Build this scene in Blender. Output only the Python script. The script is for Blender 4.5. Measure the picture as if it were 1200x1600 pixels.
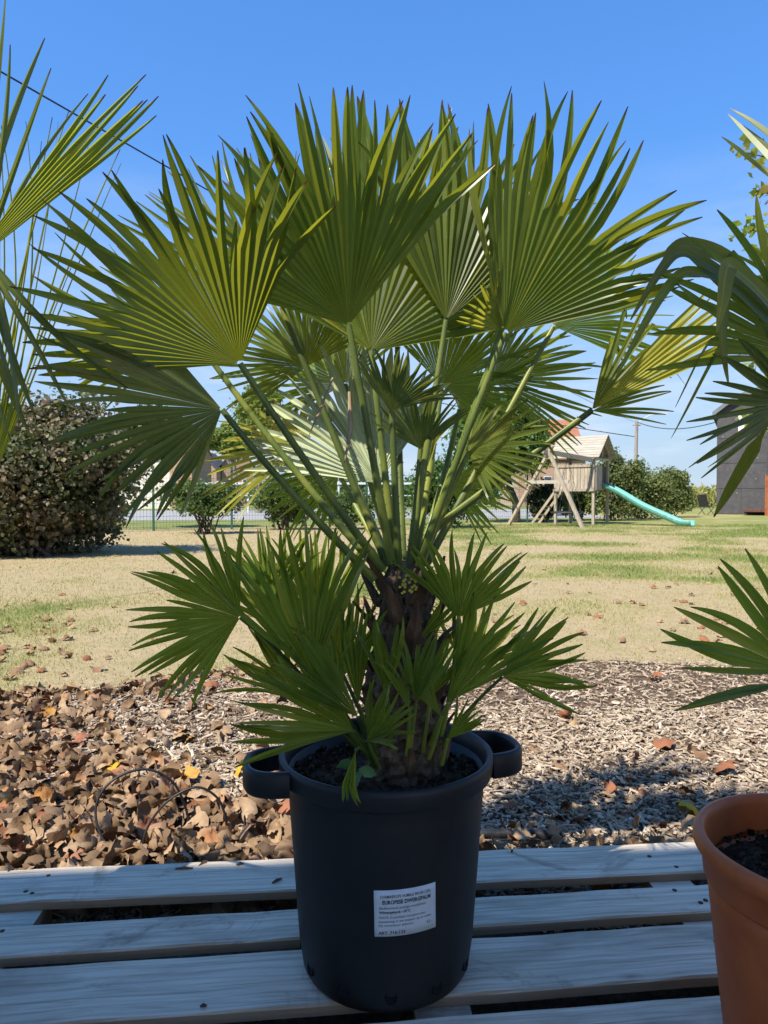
import bpy, math, random
import numpy as np
from mathutils import Vector, Matrix, Quaternion

# ------------------------------------------------------------------ camera, sky, sun, exposure
for o in list(bpy.data.objects): bpy.data.objects.remove(o)
SC = bpy.context.scene
COL = SC.collection
F = 1110.0                      # focal length in photo pixels (1200 x 1600)
CAM = Vector((0, 0, 1.10))
PITCH = math.atan(25 / F)       # horizon sits 25 px above the middle
cd = bpy.data.cameras.new('camera'); cam = bpy.data.objects.new('camera', cd); COL.objects.link(cam)
cam.location = CAM; cam.rotation_euler = (math.pi / 2 - PITCH, 0, 0)
cd.sensor_fit = 'VERTICAL'; cd.sensor_height = 36; cd.lens = 36 * F / 1600
cd.clip_start = 0.05; cd.clip_end = 3000
cd.dof.use_dof = True; cd.dof.focus_distance = 1.42; cd.dof.aperture_fstop = 20.0
SC.camera = cam

SUN_AZ = math.radians(-137)     # compass angle of the sun measured from +Y towards +X: behind the camera, to the left
SUN_EL = math.radians(51)
SUND = Vector((math.sin(SUN_AZ) * math.cos(SUN_EL), math.cos(SUN_AZ) * math.cos(SUN_EL), math.sin(SUN_EL)))
w = bpy.data.worlds.new('World'); SC.world = w; w.use_nodes = True
nt = w.node_tree; nt.nodes.clear()
out = nt.nodes.new('ShaderNodeOutputWorld'); bg = nt.nodes.new('ShaderNodeBackground')
sky = nt.nodes.new('ShaderNodeTexSky'); sky.sky_type = 'NISHITA'; sky.sun_disc = False
sky.sun_elevation = SUN_EL; sky.sun_rotation = SUN_AZ
sky.air_density = 1.0; sky.dust_density = 0.0; sky.ozone_density = 2.0; sky.altitude = 0
bg.inputs['Strength'].default_value = 0.13
# thin fair-weather cloud streaks low over the horizon
tc = nt.nodes.new('ShaderNodeTexCoord'); mp = nt.nodes.new('ShaderNodeMapping'); mp.inputs['Scale'].default_value = (3.0, 3.0, 14.0)
nz = nt.nodes.new('ShaderNodeTexNoise'); nz.inputs['Scale'].default_value = 1.6; nz.inputs['Detail'].default_value = 7; nz.inputs['Roughness'].default_value = 0.6
rp = nt.nodes.new('ShaderNodeValToRGB'); rp.color_ramp.elements[0].position = 0.47; rp.color_ramp.elements[1].position = 0.74
sx = nt.nodes.new('ShaderNodeSeparateXYZ')
mr = nt.nodes.new('ShaderNodeMapRange'); mr.inputs['From Min'].default_value = 0.02; mr.inputs['From Max'].default_value = 0.42
mr.inputs['To Min'].default_value = 0.75; mr.inputs['To Max'].default_value = 0.0
mu = nt.nodes.new('ShaderNodeMath'); mu.operation = 'MULTIPLY'
mx = nt.nodes.new('ShaderNodeMix'); mx.data_type = 'RGBA'
mx.inputs['B'].default_value = (3.3, 3.6, 4.1, 1)
L = nt.links.new
L(tc.outputs['Generated'], mp.inputs['Vector']); L(mp.outputs[0], nz.inputs['Vector']); L(nz.outputs['Fac'], rp.inputs[0])
L(tc.outputs['Generated'], sx.inputs[0]); L(sx.outputs['Z'], mr.inputs['Value'])
L(rp.outputs['Color'], mu.inputs[0]); L(mr.outputs[0], mu.inputs[1]); L(mu.outputs[0], mx.inputs['Factor'])
hs = nt.nodes.new('ShaderNodeHueSaturation'); hs.inputs['Saturation'].default_value = 1.22
bw = nt.nodes.new('ShaderNodeRGBToBW'); m1 = nt.nodes.new('ShaderNodeMath'); m1.operation = 'MULTIPLY_ADD'; m1.inputs[1].default_value = 0.40; m1.inputs[2].default_value = 1.0
m2 = nt.nodes.new('ShaderNodeMath'); m2.operation = 'DIVIDE'; m2.inputs[0].default_value = 1.6; vs = nt.nodes.new('ShaderNodeVectorMath'); vs.operation = 'SCALE'
L(sky.outputs[0], bw.inputs[0]); L(bw.outputs[0], m1.inputs[0]); L(m1.outputs[0], m2.inputs[1]); L(sky.outputs[0], vs.inputs[0]); L(m2.outputs[0], vs.inputs['Scale'])
L(vs.outputs[0], hs.inputs['Color']); tint = nt.nodes.new('ShaderNodeMix'); tint.data_type = 'RGBA'; tint.blend_type = 'MULTIPLY'; tint.inputs['Factor'].default_value = 1.0; tint.inputs['B'].default_value = (0.84, 0.97, 1.13, 1)
L(hs.outputs[0], tint.inputs['A']); hz_ = nt.nodes.new('ShaderNodeMapRange'); hz_.inputs['From Min'].default_value = 0.0; hz_.inputs['From Max'].default_value = 0.42; hz_.inputs['To Min'].default_value = 0.85; hz_.inputs['To Max'].default_value = 0.0
hm = nt.nodes.new('ShaderNodeMix'); hm.data_type = 'RGBA'; hm.inputs['B'].default_value = (2.15, 2.75, 3.6, 1)   # pale blue haze all round the horizon
L(sx.outputs['Z'], hz_.inputs['Value']); L(hz_.outputs[0], hm.inputs['Factor']); L(tint.outputs['Result'], hm.inputs['A']); L(hm.outputs['Result'], mx.inputs['A']); L(mx.outputs['Result'], bg.inputs['Color']); L(bg.outputs[0], out.inputs[0])

sl = bpy.data.lights.new('sun', 'SUN'); sl.energy = 4.4; sl.angle = math.radians(0.53); sl.color = (1.0, 0.94, 0.84)
so = bpy.data.objects.new('sun', sl); COL.objects.link(so); so.rotation_euler = SUND.to_track_quat('Z', 'Y').to_euler(); so.location = SUND * 50

SC.view_settings.view_transform = 'Standard'; SC.view_settings.look = 'None'
SC.view_settings.exposure = 1.0; SC.view_settings.gamma = 1.0; SC.view_settings.use_curve_mapping = False

# ------------------------------------------------------------------ helpers
RNG = np.random.default_rng(7)
random.seed(7)
FW = Vector((0, math.cos(PITCH), -math.sin(PITCH))); UP = Vector((0, math.sin(PITCH), math.cos(PITCH)))
def P(px, py, d):
    """world point seen at photo pixel (px,py) whose distance along +Y is d"""
    v = FW + Vector((1, 0, 0)) * ((px - 600) / F) + UP * ((800 - py) / F)
    return CAM + v * (d / v.y)
def G(px, py, z=0.0):
    v = FW + Vector((1, 0, 0)) * ((px - 600) / F) + UP * ((800 - py) / F)
    return CAM + v * ((z - CAM.z) / v.z)

def tag(o, label=None, cat=None, group=None, kind=None):
    if label: o['label'] = label
    if cat: o['category'] = cat
    if group: o['group'] = group
    if kind: o['kind'] = kind
    return o
def link(name, me, mat=None, parent=None, loc=None):
    o = bpy.data.objects.new(name, me); COL.objects.link(o)
    if mat is not None and me is not None and not me.materials: me.materials.append(mat)
    if parent is not None: o.parent = parent
    if loc is not None: o.location = loc
    return o
def empty(name, loc=(0, 0, 0), rz=0, label=None, cat=None, group=None):
    o = bpy.data.objects.new(name, None); COL.objects.link(o); o.location = loc; o.rotation_euler = (0, 0, rz)
    o.empty_display_size = 0.1
    return tag(o, label, cat, group)

def np_mesh(name, V, Fc, smooth=False, attrs=None):
    """V (n,3), Fc (m,k) with a fixed k"""
    V = np.asarray(V, np.float32).reshape(-1, 3); Fc = np.asarray(Fc, np.int32)
    me = bpy.data.meshes.new(name); m, k = Fc.shape
    me.vertices.add(len(V)); me.vertices.foreach_set('co', V.ravel())
    me.loops.add(m * k); me.loops.foreach_set('vertex_index', Fc.ravel())
    me.polygons.add(m); me.polygons.foreach_set('loop_start', np.arange(0, m * k, k, dtype=np.int32))
    me.polygons.foreach_set('use_smooth', np.full(m, smooth, dtype=bool))
    for an, av in (attrs or {}).items():
        a = me.attributes.new(an, 'FLOAT', 'POINT'); a.data.foreach_set('value', np.asarray(av, np.float32))
    me.update(calc_edges=True); me.validate()
    return me

class MB:
    """collects boxes, bars, tubes, lathes into ONE mesh"""
    def __init__(s): s.v = []; s.f = []; s.sm = []
    def add(s, vs, fs, smooth=False):
        b = len(s.v); s.v += [tuple(x) for x in vs]
        for f in fs: s.f.append(tuple(b + i for i in f)); s.sm.append(smooth)
        return s
    def box(s, x0, x1, y0, y1, z0, z1):
        v = [(x, y, z) for z in (z0, z1) for (x, y) in ((x0, y0), (x1, y0), (x1, y1), (x0, y1))]
        return s.add(v, [(3, 2, 1, 0), (4, 5, 6, 7), (0, 1, 5, 4), (1, 2, 6, 5), (2, 3, 7, 6), (3, 0, 4, 7)])
    def bar(s, p0, p1, w, h, up=(0, 0, 1)):
        p0 = Vector(p0); p1 = Vector(p1); d = (p1 - p0).normalized(); u = Vector(up)
        if abs(d.dot(u)) > 0.98: u = Vector((0, 1, 0))
        a = d.cross(u).normalized() * (w / 2); b = a.cross(d).normalized() * (h / 2)
        v = [p0 - a - b, p0 + a - b, p0 + a + b, p0 - a + b, p1 - a - b, p1 + a - b, p1 + a + b, p1 - a + b]
        return s.add(v, [(3, 2, 1, 0), (4, 5, 6, 7), (0, 1, 5, 4), (1, 2, 6, 5), (2, 3, 7, 6), (3, 0, 4, 7)])
    def tube(s, path, radii, n=8, flat=1.0, cap=True, side=None):
        path = [Vector(p) for p in path]; m = len(path)
        if not hasattr(radii, '__len__'): radii = [radii] * m
        rings = []; ref = Vector(side) if side is not None else Vector((0.31, 0.2, 0.93))
        for i, p in enumerate(path):
            d = (path[min(i + 1, m - 1)] - path[max(i - 1, 0)]).normalized()
            a = ref - d * ref.dot(d)
            if a.length < 1e-4: a = Vector((1, 0, 0)) - d * d.x
            a.normalize(); ref = a if side is None else ref; b = d.cross(a)
            rings.append([p + (a * math.cos(t) + b * math.sin(t) * flat) * radii[i] for t in [2 * math.pi * k / n for k in range(n)]])
        v = [q for r in rings for q in r]; f = []
        for i in range(m - 1):
            for k in range(n):
                k2 = (k + 1) % n; f.append((i * n + k, i * n + k2, (i + 1) * n + k2, (i + 1) * n + k))
        s.add(v, f, True)
        if cap:
            s.add(rings[0], [tuple(reversed(range(n)))]); s.add(rings[-1], [tuple(range(n))])
        return s
    def lathe(s, prof, n=64, c=(0, 0, 0), closed=False):
        m = len(prof); v = []; f = []
        for (r, z) in prof:
            for k in range(n):
                t = 2 * math.pi * k / n; v.append((c[0] + r * math.cos(t), c[1] + r * math.sin(t), c[2] + z))
        for i in range(m - 1):
            for k in range(n):
                k2 = (k + 1) % n; f.append((i * n + k, i * n + k2, (i + 1) * n + k2, (i + 1) * n + k))
        return s.add(v, f, True)
    def build(s, name, mat=None, parent=None, loc=None, bevel=0):
        me = bpy.data.meshes.new(name); me.from_pydata(s.v, [], s.f)
        me.polygons.foreach_set('use_smooth', s.sm); me.update()
        o = link(name, me, mat, parent, loc)
        if bevel:
            bv = o.modifiers.new('bevel', 'BEVEL'); bv.width = bevel; bv.segments = 2; bv.limit_method = 'ANGLE'; bv.angle_limit = math.radians(50)
        return o

def vnoise(x, y, scale, seed=0, octaves=3):
    r = np.random.default_rng(seed); T = r.random((256, 256)); res = np.zeros_like(x, dtype=float); amp = 1; tot = 0
    for o in range(octaves):
        u = x / scale * 2 ** o + 37.3 * o + 100; v = y / scale * 2 ** o + 11.7 * o + 100
        iu = np.floor(u).astype(int); iv = np.floor(v).astype(int); fu = u - iu; fv = v - iv
        fu = fu * fu * (3 - 2 * fu); fv = fv * fv * (3 - 2 * fv)
        g = lambda a, b: T[a % 256, b % 256]
        res += amp * ((g(iu, iv) * (1 - fu) + g(iu + 1, iv) * fu) * (1 - fv) + (g(iu, iv + 1) * (1 - fu) + g(iu + 1, iv + 1) * fu) * fv)
        tot += amp; amp *= 0.5
    return res / tot

def rand_rot(n, rng):
    q = rng.normal(size=(n, 4)); q /= np.linalg.norm(q, axis=1)[:, None]
    return quat_mat(q)
def quat_mat(q):
    w_, x, y, z = q.T
    return np.stack([np.stack([1 - 2 * (y * y + z * z), 2 * (x * y - z * w_), 2 * (x * z + y * w_)], -1),
                     np.stack([2 * (x * y + z * w_), 1 - 2 * (x * x + z * z), 2 * (y * z - x * w_)], -1),
                     np.stack([2 * (x * z - y * w_), 2 * (y * z + x * w_), 1 - 2 * (x * x + y * y)], -1)], 1)
def euler_mat(rx, ry, rz):
    cx, sx_, cy, sy, cz, sz = np.cos(rx), np.sin(rx), np.cos(ry), np.sin(ry), np.cos(rz), np.sin(rz)
    o = np.ones_like(cx); z = np.zeros_like(cx)
    X = np.stack([np.stack([o, z, z], -1), np.stack([z, cx, -sx_], -1), np.stack([z, sx_, cx], -1)], 1)
    Y = np.stack([np.stack([cy, z, sy], -1), np.stack([z, o, z], -1), np.stack([-sy, z, cy], -1)], 1)
    Z = np.stack([np.stack([cz, -sz, z], -1), np.stack([sz, cz, z], -1), np.stack([z, z, o], -1)], 1)
    return Z @ Y @ X
def frame_mat(nrm, rng):
    """rotation whose local z follows nrm, random spin"""
    n = nrm / np.linalg.norm(nrm, axis=1)[:, None]
    h = rng.normal(size=n.shape); a = h - n * (h * n).sum(1)[:, None]; a /= np.linalg.norm(a, axis=1)[:, None]
    b = np.cross(n, a); return np.stack([a, b, n], -1)
def scatter(bv, bf, loc, rot, scale):
    bv = np.asarray(bv, float); bf = np.asarray(bf, int); N = len(loc); k = len(bv)
    scale = np.asarray(scale, float)
    if scale.ndim == 1: scale = scale[:, None].repeat(3, 1)
    V = np.einsum('nij,nkj->nki', rot, bv[None] * scale[:, None, :]) + loc[:, None, :]
    Fc = bf[None] + (np.arange(N) * k)[:, None, None]
    return V.reshape(-1, 3), Fc.reshape(-1, bf.shape[1])

# ------------------------------------------------------------------ materials
def newmat(name):
    m = bpy.data.materials.new(name); m.use_nodes = True
    t = m.node_tree; b = t.nodes['Principled BSDF']; return m, t, b
def nd(t, typ, **kw):
    n = t.nodes.new(typ)
    for k, v in kw.items():
        if k in n.inputs: n.inputs[k].default_value = v
        else: setattr(n, k, v)
    return n
def c4(c): return (c[0], c[1], c[2], 1)
def ramp(t, src, stops):
    r = nd(t, 'ShaderNodeValToRGB'); e = r.color_ramp.elements
    while len(e) > 1: e.remove(e[0])
    e[0].position = stops[0][0]; e[0].color = c4(stops[0][1])
    for p, c in stops[1:]:
        x = e.new(p); x.color = c4(c)
    t.links.new(src, r.inputs[0]); return r.outputs[0]
def mixc(t, fac, a, b, blend='MIX'):
    m = nd(t, 'ShaderNodeMix', data_type='RGBA', blend_type=blend)
    for key, v in (('Factor', fac), ('A', a), ('B', b)):
        if hasattr(v, 'links'): t.links.new(v, m.inputs[key])
        else: m.inputs[key].default_value = v if key == 'Factor' else c4(v)
    return m.outputs['Result']
def noise(t, scale, detail=4, rough=0.55, stretch=None, coord='Object'):
    c = nd(t, 'ShaderNodeTexCoord'); n = nd(t, 'ShaderNodeTexNoise', Scale=scale, Detail=detail, Roughness=rough)
    if stretch:
        mpn = nd(t, 'ShaderNodeMapping'); mpn.inputs['Scale'].default_value = stretch
        t.links.new(c.outputs[coord], mpn.inputs[0]); t.links.new(mpn.outputs[0], n.inputs['Vector'])
    else: t.links.new(c.outputs[coord], n.inputs['Vector'])
    return n.outputs['Fac']
def bump(t, b, h, strength=0.3, dist=0.01):
    n = nd(t, 'ShaderNodeBump', Strength=strength, Distance=dist); t.links.new(h, n.inputs['Height']); t.links.new(n.outputs[0], b.inputs['Normal'])
def simple(name, stops, scale=8, rough=0.7, stretch=None, bstr=0.2, bdist=0.01, spec=0.3, coord='Object', detail=5, metal=0, objvar=0.0):
    m, t, b = newmat(name); n = noise(t, scale, detail, 0.6, stretch, coord)
    c = ramp(t, n, stops)
    if objvar:
        oi = nd(t, 'ShaderNodeObjectInfo'); mr_ = nd(t, 'ShaderNodeMapRange'); mr_.inputs['To Min'].default_value = 1 - objvar; mr_.inputs['To Max'].default_value = 1 + objvar
        t.links.new(oi.outputs['Random'], mr_.inputs['Value'])
        hsv = nd(t, 'ShaderNodeHueSaturation'); t.links.new(mr_.outputs[0], hsv.inputs['Value']); t.links.new(c, hsv.inputs['Color']); c = hsv.outputs[0]
    t.links.new(c, b.inputs['Base Color'])
    b.inputs['Roughness'].default_value = rough; b.inputs['Specular IOR Level'].default_value = spec; b.inputs['Metallic'].default_value = metal
    if bstr: bump(t, b, n, bstr, bdist)
    return m
def attr(t, name): return nd(t, 'ShaderNodeAttribute', attribute_name=name).outputs['Fac']

def palm_mat(name, lo, hi, trans, tipc=(0.12, 0.05, 0.02), rough=0.36, tfac=0.36):
    m, t, b = newmat(name)
    c = ramp(t, attr(t, 'rnd'), [(0.0, lo), (0.75, hi), (1.0, tuple(x * 1.2 for x in hi))])
    n = noise(t, 14, 5, 0.6); c = mixc(t, ramp(t, n, [(0.45, (0, 0, 0)), (0.75, (0.5, 0.5, 0.5))]), c, tuple(x * 1.25 + 0.01 for x in hi))
    tipm = nd(t, 'ShaderNodeMapRange'); tipm.inputs['From Min'].default_value = 0.955; tipm.inputs['From Max'].default_value = 0.985
    t.links.new(attr(t, 't'), tipm.inputs['Value'])
    hub = nd(t, 'ShaderNodeMapRange'); hub.inputs['From Min'].default_value = 0.02; hub.inputs['From Max'].default_value = 0.16; hub.inputs['To Min'].default_value = 0.55; hub.inputs['To Max'].default_value = 0.0
    t.links.new(attr(t, 't'), hub.inputs['Value'])
    c = mixc(t, hub.outputs[0], c, (0.10, 0.12, 0.02))
    c = mixc(t, tipm.outputs[0], c, tipc)
    # pale line along the rib of each segment
    c = mixc(t, ramp(t, attr(t, 'rib'), [(0.86, (0, 0, 0)), (1.0, (0.55, 0.55, 0.55))]), c, tuple(min(1, x * 2.2 + 0.02) for x in hi))
    # yellowing and scorched patches along some segments
    sp = noise(t, 55, 3, 0.6)
    ym = nd(t, 'ShaderNodeMapRange'); ym.inputs['From Min'].default_value = 0.92; ym.inputs['From Max'].default_value = 1.05
    t.links.new(attr(t, 'rnd'), ym.inputs['Value'])
    c = mixc(t, ym.outputs[0], c, (0.24, 0.22, 0.03))
    c = mixc(t, ramp(t, sp, [(0.70, (0, 0, 0)), (0.78, (0.6, 0.6, 0.6))]), c, (0.16, 0.10, 0.03))
    t.links.new(c, b.inputs['Base Color']); b.inputs['Roughness'].default_value = rough; b.inputs['Specular IOR Level'].default_value = 0.45
    tr = nd(t, 'ShaderNodeBsdfTranslucent'); tcol = mixc(t, tipm.outputs[0], trans, tipc)
    tcol = mixc(t, ym.outputs[0], tcol, (0.75, 0.62, 0.05)); t.links.new(tcol, tr.inputs['Color'])
    ms = nd(t, 'ShaderNodeMixShader'); ms.inputs[0].default_value = tfac
    t.links.new(b.outputs[0], ms.inputs[1]); t.links.new(tr.outputs[0], ms.inputs[2]); t.links.new(ms.outputs[0], t.nodes['Material Output'].inputs[0])
    fb = noise(t, 6, 3, 0.5, (1, 1, 1)); bump(t, b, fb, 0.15, 0.004)
    return m
M = {}
M['palm'] = palm_mat('palm_leaf', (0.020, 0.038, 0.008), (0.090, 0.125, 0.022), (0.48, 0.49, 0.03))
M['palm_young'] = palm_mat('palm_leaf_young', (0.036, 0.072, 0.011), (0.125, 0.190, 0.030), (0.48, 0.54, 0.04))
M['palm_pale'] = palm_mat('palm_leaf_glaucous', (0.24, 0.28, 0.16), (0.42, 0.46, 0.28), (0.45, 0.52, 0.2), tfac=0.2, rough=0.6)
M['palm_dark'] = palm_mat('palm_leaf_greyish', (0.042, 0.068, 0.020), (0.095, 0.125, 0.038), (0.34, 0.38, 0.05), tfac=0.28)
M['palm_yellow'] = palm_mat('palm_leaf_sunlit_yellow', (0.13, 0.14, 0.02), (0.27, 0.26, 0.04), (0.72, 0.68, 0.06))  # yellow leaves, with sunlit brightness put into the colour
M['petiole'] = simple('palm_petiole', [(0.3, (0.045, 0.075, 0.014)), (0.52, (0.12, 0.155, 0.025)), (0.70, (0.27, 0.27, 0.04)), (0.78, (0.13, 0.07, 0.03))], 11, 0.42, (1, 1, 0.35), 0.12, 0.003, 0.45, objvar=0.45)
M['dry'] = simple('dry_leaf_strip', [(0.3, (0.25, 0.16, 0.08)), (0.7, (0.42, 0.31, 0.18))], 20, 0.8)
M['fibre'] = simple('trunk_fibre', [(0.3, (0.055, 0.036, 0.022)), (0.55, (0.16, 0.11, 0.07)), (0.8, (0.34, 0.26, 0.175))], 60, 0.95, (1, 1, 0.25), 0.8, 0.01, 0.1)
M['stub'] = simple('leaf_base_stub', [(0.3, (0.045, 0.027, 0.017)), (0.55, (0.12, 0.068, 0.040)), (0.8, (0.25, 0.17, 0.10))], 30, 0.85, (1, 1, 0.4), 0.4, 0.005, 0.2)
M['flower'] = simple('yellow_flower', [(0.3, (0.5, 0.42, 0.04)), (0.7, (0.7, 0.6, 0.08))], 30, 0.6)
M['weed'] = simple('weed_leaf', [(0.3, (0.04, 0.11, 0.03)), (0.7, (0.09, 0.19, 0.06))], 20, 0.6)

def leafcloud_mat(name, stops, trans, tfac=0.3, rough=0.5):
    m, t, b = newmat(name); c = ramp(t, attr(t, 'rnd'), stops)
    n = noise(t, 1.3, 2, 0.5); c = mixc(t, ramp(t, n, [(0.35, (0, 0, 0)), (0.7, (0.45, 0.45, 0.45))]), c, tuple(x * 1.5 for x in stops[-1][1]))
    t.links.new(c, b.inputs['Base Color']); b.inputs['Roughness'].default_value = rough; b.inputs['Specular IOR Level'].default_value = 0.35
    tr = nd(t, 'ShaderNodeBsdfTranslucent'); tr.inputs['Color'].default_value = c4(trans)
    ms = nd(t, 'ShaderNodeMixShader'); ms.inputs[0].default_value = tfac
    t.links.new(b.outputs[0], ms.inputs[1]); t.links.new(tr.outputs[0], ms.inputs[2]); t.links.new(ms.outputs[0], t.nodes['Material Output'].inputs[0])
    return m
M['shrub'] = leafcloud_mat('shrub_leaf', [(0.0, (0.035, 0.055, 0.022)), (0.5, (0.075, 0.10, 0.040)), (0.88, (0.14, 0.16, 0.075)), (0.96, (0.15, 0.13, 0.085)), (1, (0.16, 0.06, 0.045))], (0.20, 0.25, 0.06), 0.2)
M['bush'] = leafcloud_mat('bush_leaf', [(0.0, (0.025, 0.050, 0.014)), (0.6, (0.055, 0.095, 0.025)), (1, (0.09, 0.135, 0.035))], (0.22, 0.30, 0.05), 0.3)
M['tree'] = leafcloud_mat('tree_leaf', [(0.0, (0.025, 0.055, 0.014)), (0.6, (0.05, 0.10, 0.022)), (1, (0.08, 0.14, 0.03))], (0.2, 0.33, 0.05), 0.3)
M['tree_light'] = leafcloud_mat('light_tree_leaf', [(0.0, (0.06, 0.10, 0.02)), (0.6, (0.11, 0.16, 0.035)), (1, (0.17, 0.21, 0.05))], (0.4, 0.5, 0.08), 0.35)
M['hedge'] = leafcloud_mat('hedge_leaf', [(0.0, (0.05, 0.08, 0.02)), (0.6, (0.10, 0.13, 0.04)), (1, (0.16, 0.17, 0.06))], (0.3, 0.36, 0.08), 0.3)
M['darkbush'] = leafcloud_mat('dark_bush_leaf', [(0.0, (0.012, 0.022, 0.008)), (1, (0.035, 0.05, 0.016))], (0.1, 0.15, 0.03), 0.2)
M['maple'] = leafcloud_mat('maple_leaf', [(0.0, (0.06, 0.12, 0.02)), (0.8, (0.13, 0.21, 0.04)), (0.93, (0.2, 0.22, 0.05)), (1, (0.3, 0.13, 0.05))], (0.45, 0.55, 0.06), 0.4)
M['maize'] = leafcloud_mat('maize_leaf', [(0.0, (0.12, 0.15, 0.03)), (0.6, (0.24, 0.24, 0.06)), (1, (0.34, 0.30, 0.11))], (0.4, 0.42, 0.1), 0.3)
M['bark'] = simple('bark', [(0.3, (0.05, 0.035, 0.025)), (0.7, (0.14, 0.11, 0.085))], 12, 0.95, (1, 1, 0.3), 0.6, 0.03, 0.1)
M['greybark'] = simple('grey_bark', [(0.3, (0.14, 0.12, 0.1)), (0.7, (0.3, 0.27, 0.23))], 12, 0.95, (1, 1, 0.3), 0.6, 0.03, 0.1)

def litter_mat(name, stops, rough=0.85, tf=0.15):
    m, t, b = newmat(name); c = ramp(t, attr(t, 'rnd'), stops)
    n = noise(t, 45, 5, 0.65); c = mixc(t, ramp(t, n, [(0.35, (0, 0, 0)), (0.75, (0.55, 0.55, 0.55))]), c, (0.13, 0.08, 0.045))
    t.links.new(c, b.inputs['Base Color']); b.inputs['Roughness'].default_value = rough; b.inputs['Specular IOR Level'].default_value = 0.25
    bump(t, b, n, 0.5, 0.004); return m
M['litter'] = litter_mat('leaf_litter', [(0.0, (0.09, 0.055, 0.03)), (0.25, (0.19, 0.12, 0.065)), (0.5, (0.26, 0.165, 0.092)), (0.82, (0.38, 0.265, 0.16)), (0.91, (0.36, 0.17, 0.08)), (0.98, (0.27, 0.10, 0.06)), (1.0, (0.5, 0.27, 0.05))])
M['chips'] = litter_mat('wood_chip', [(0.0, (0.14, 0.10, 0.065)), (0.3, (0.32, 0.24, 0.16)), (0.65, (0.50, 0.40, 0.29)), (0.93, (0.62, 0.53, 0.41)), (1.0, (0.70, 0.63, 0.53))])
M['grass'] = leafcloud_mat('grass_blade', [(0.0, (0.42, 0.32, 0.17)), (0.35, (0.36, 0.29, 0.13)), (0.6, (0.20, 0.22, 0.06)), (1.0, (0.10, 0.18, 0.03))], (0.3, 0.36, 0.07), 0.2, 0.7)
def leafcol(name, c): return simple(name, [(0.3, tuple(x * 0.6 for x in c)), (0.7, c)], 45, 0.8, None, 0.5, 0.004, 0.25)
M['deadleaf_brown'] = leafcol('dead_leaf_brown', (0.27, 0.155, 0.085)); M['deadleaf_rust'] = leafcol('dead_leaf_rust', (0.31, 0.125, 0.06))
M['deadleaf_yellow'] = leafcol('dead_leaf_yellow', (0.62, 0.36, 0.03)); M['deadleaf_tan'] = leafcol('dead_leaf_tan', (0.42, 0.29, 0.15))

def lawn_mat():
    m, t, b = newmat('lawn_ground')
    c = ramp(t, attr(t, 'green'), [(0.0, (0.42, 0.32, 0.19)), (0.4, (0.41, 0.33, 0.17)), (0.6, (0.29, 0.27, 0.10)), (1.0, (0.15, 0.20, 0.05))])
    n = noise(t, 9, 8, 0.7); n2 = noise(t, 60, 4, 0.7); n3 = noise(t, 1.7, 8, 0.72, (1, 0.8, 1))
    c = mixc(t, ramp(t, n3, [(0.48, (0, 0, 0)), (0.68, (0.55, 0.55, 0.55))]), c, (0.25, 0.25, 0.09))
    c = mixc(t, ramp(t, n, [(0.35, (0.35, 0.35, 0.35)), (0.65, (0, 0, 0))]), c, (0.17, 0.15, 0.05))
    c = mixc(t, ramp(t, n2, [(0.55, (0, 0, 0)), (0.8, (0.5, 0.5, 0.5))]), c, (0.46, 0.36, 0.21))
    t.links.new(c, b.inputs['Base Color']); b.inputs['Roughness'].default_value = 0.95; b.inputs['Specular IOR Level'].default_value = 0.1
    bump(t, b, n2, 0.8, 0.02); return m
M['lawn'] = lawn_mat()
M['meadow'] = simple('meadow_ground', [(0.3, (0.12, 0.16, 0.04)), (0.6, (0.2, 0.21, 0.07)), (0.8, (0.3, 0.26, 0.12))], 0.6, 0.95, None, 0, 0, 0.1)
M['soil'] = simple('mulch_soil', [(0.3, (0.05, 0.034, 0.022)), (0.6, (0.13, 0.09, 0.06)), (0.8, (0.26, 0.2, 0.14))], 40, 0.95, None, 0.8, 0.02, 0.1)
M['potsoil'] = simple('potting_soil', [(0.3, (0.03, 0.021, 0.014)), (0.6, (0.085, 0.058, 0.038)), (0.8, (0.18, 0.13, 0.09))], 70, 0.95, None, 0.9, 0.015, 0.1)
M['road'] = simple('road_concrete', [(0.3, (0.24, 0.235, 0.23)), (0.7, (0.33, 0.32, 0.31))], 2.0, 0.9, None, 0.2, 0.01, 0.2)

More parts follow.
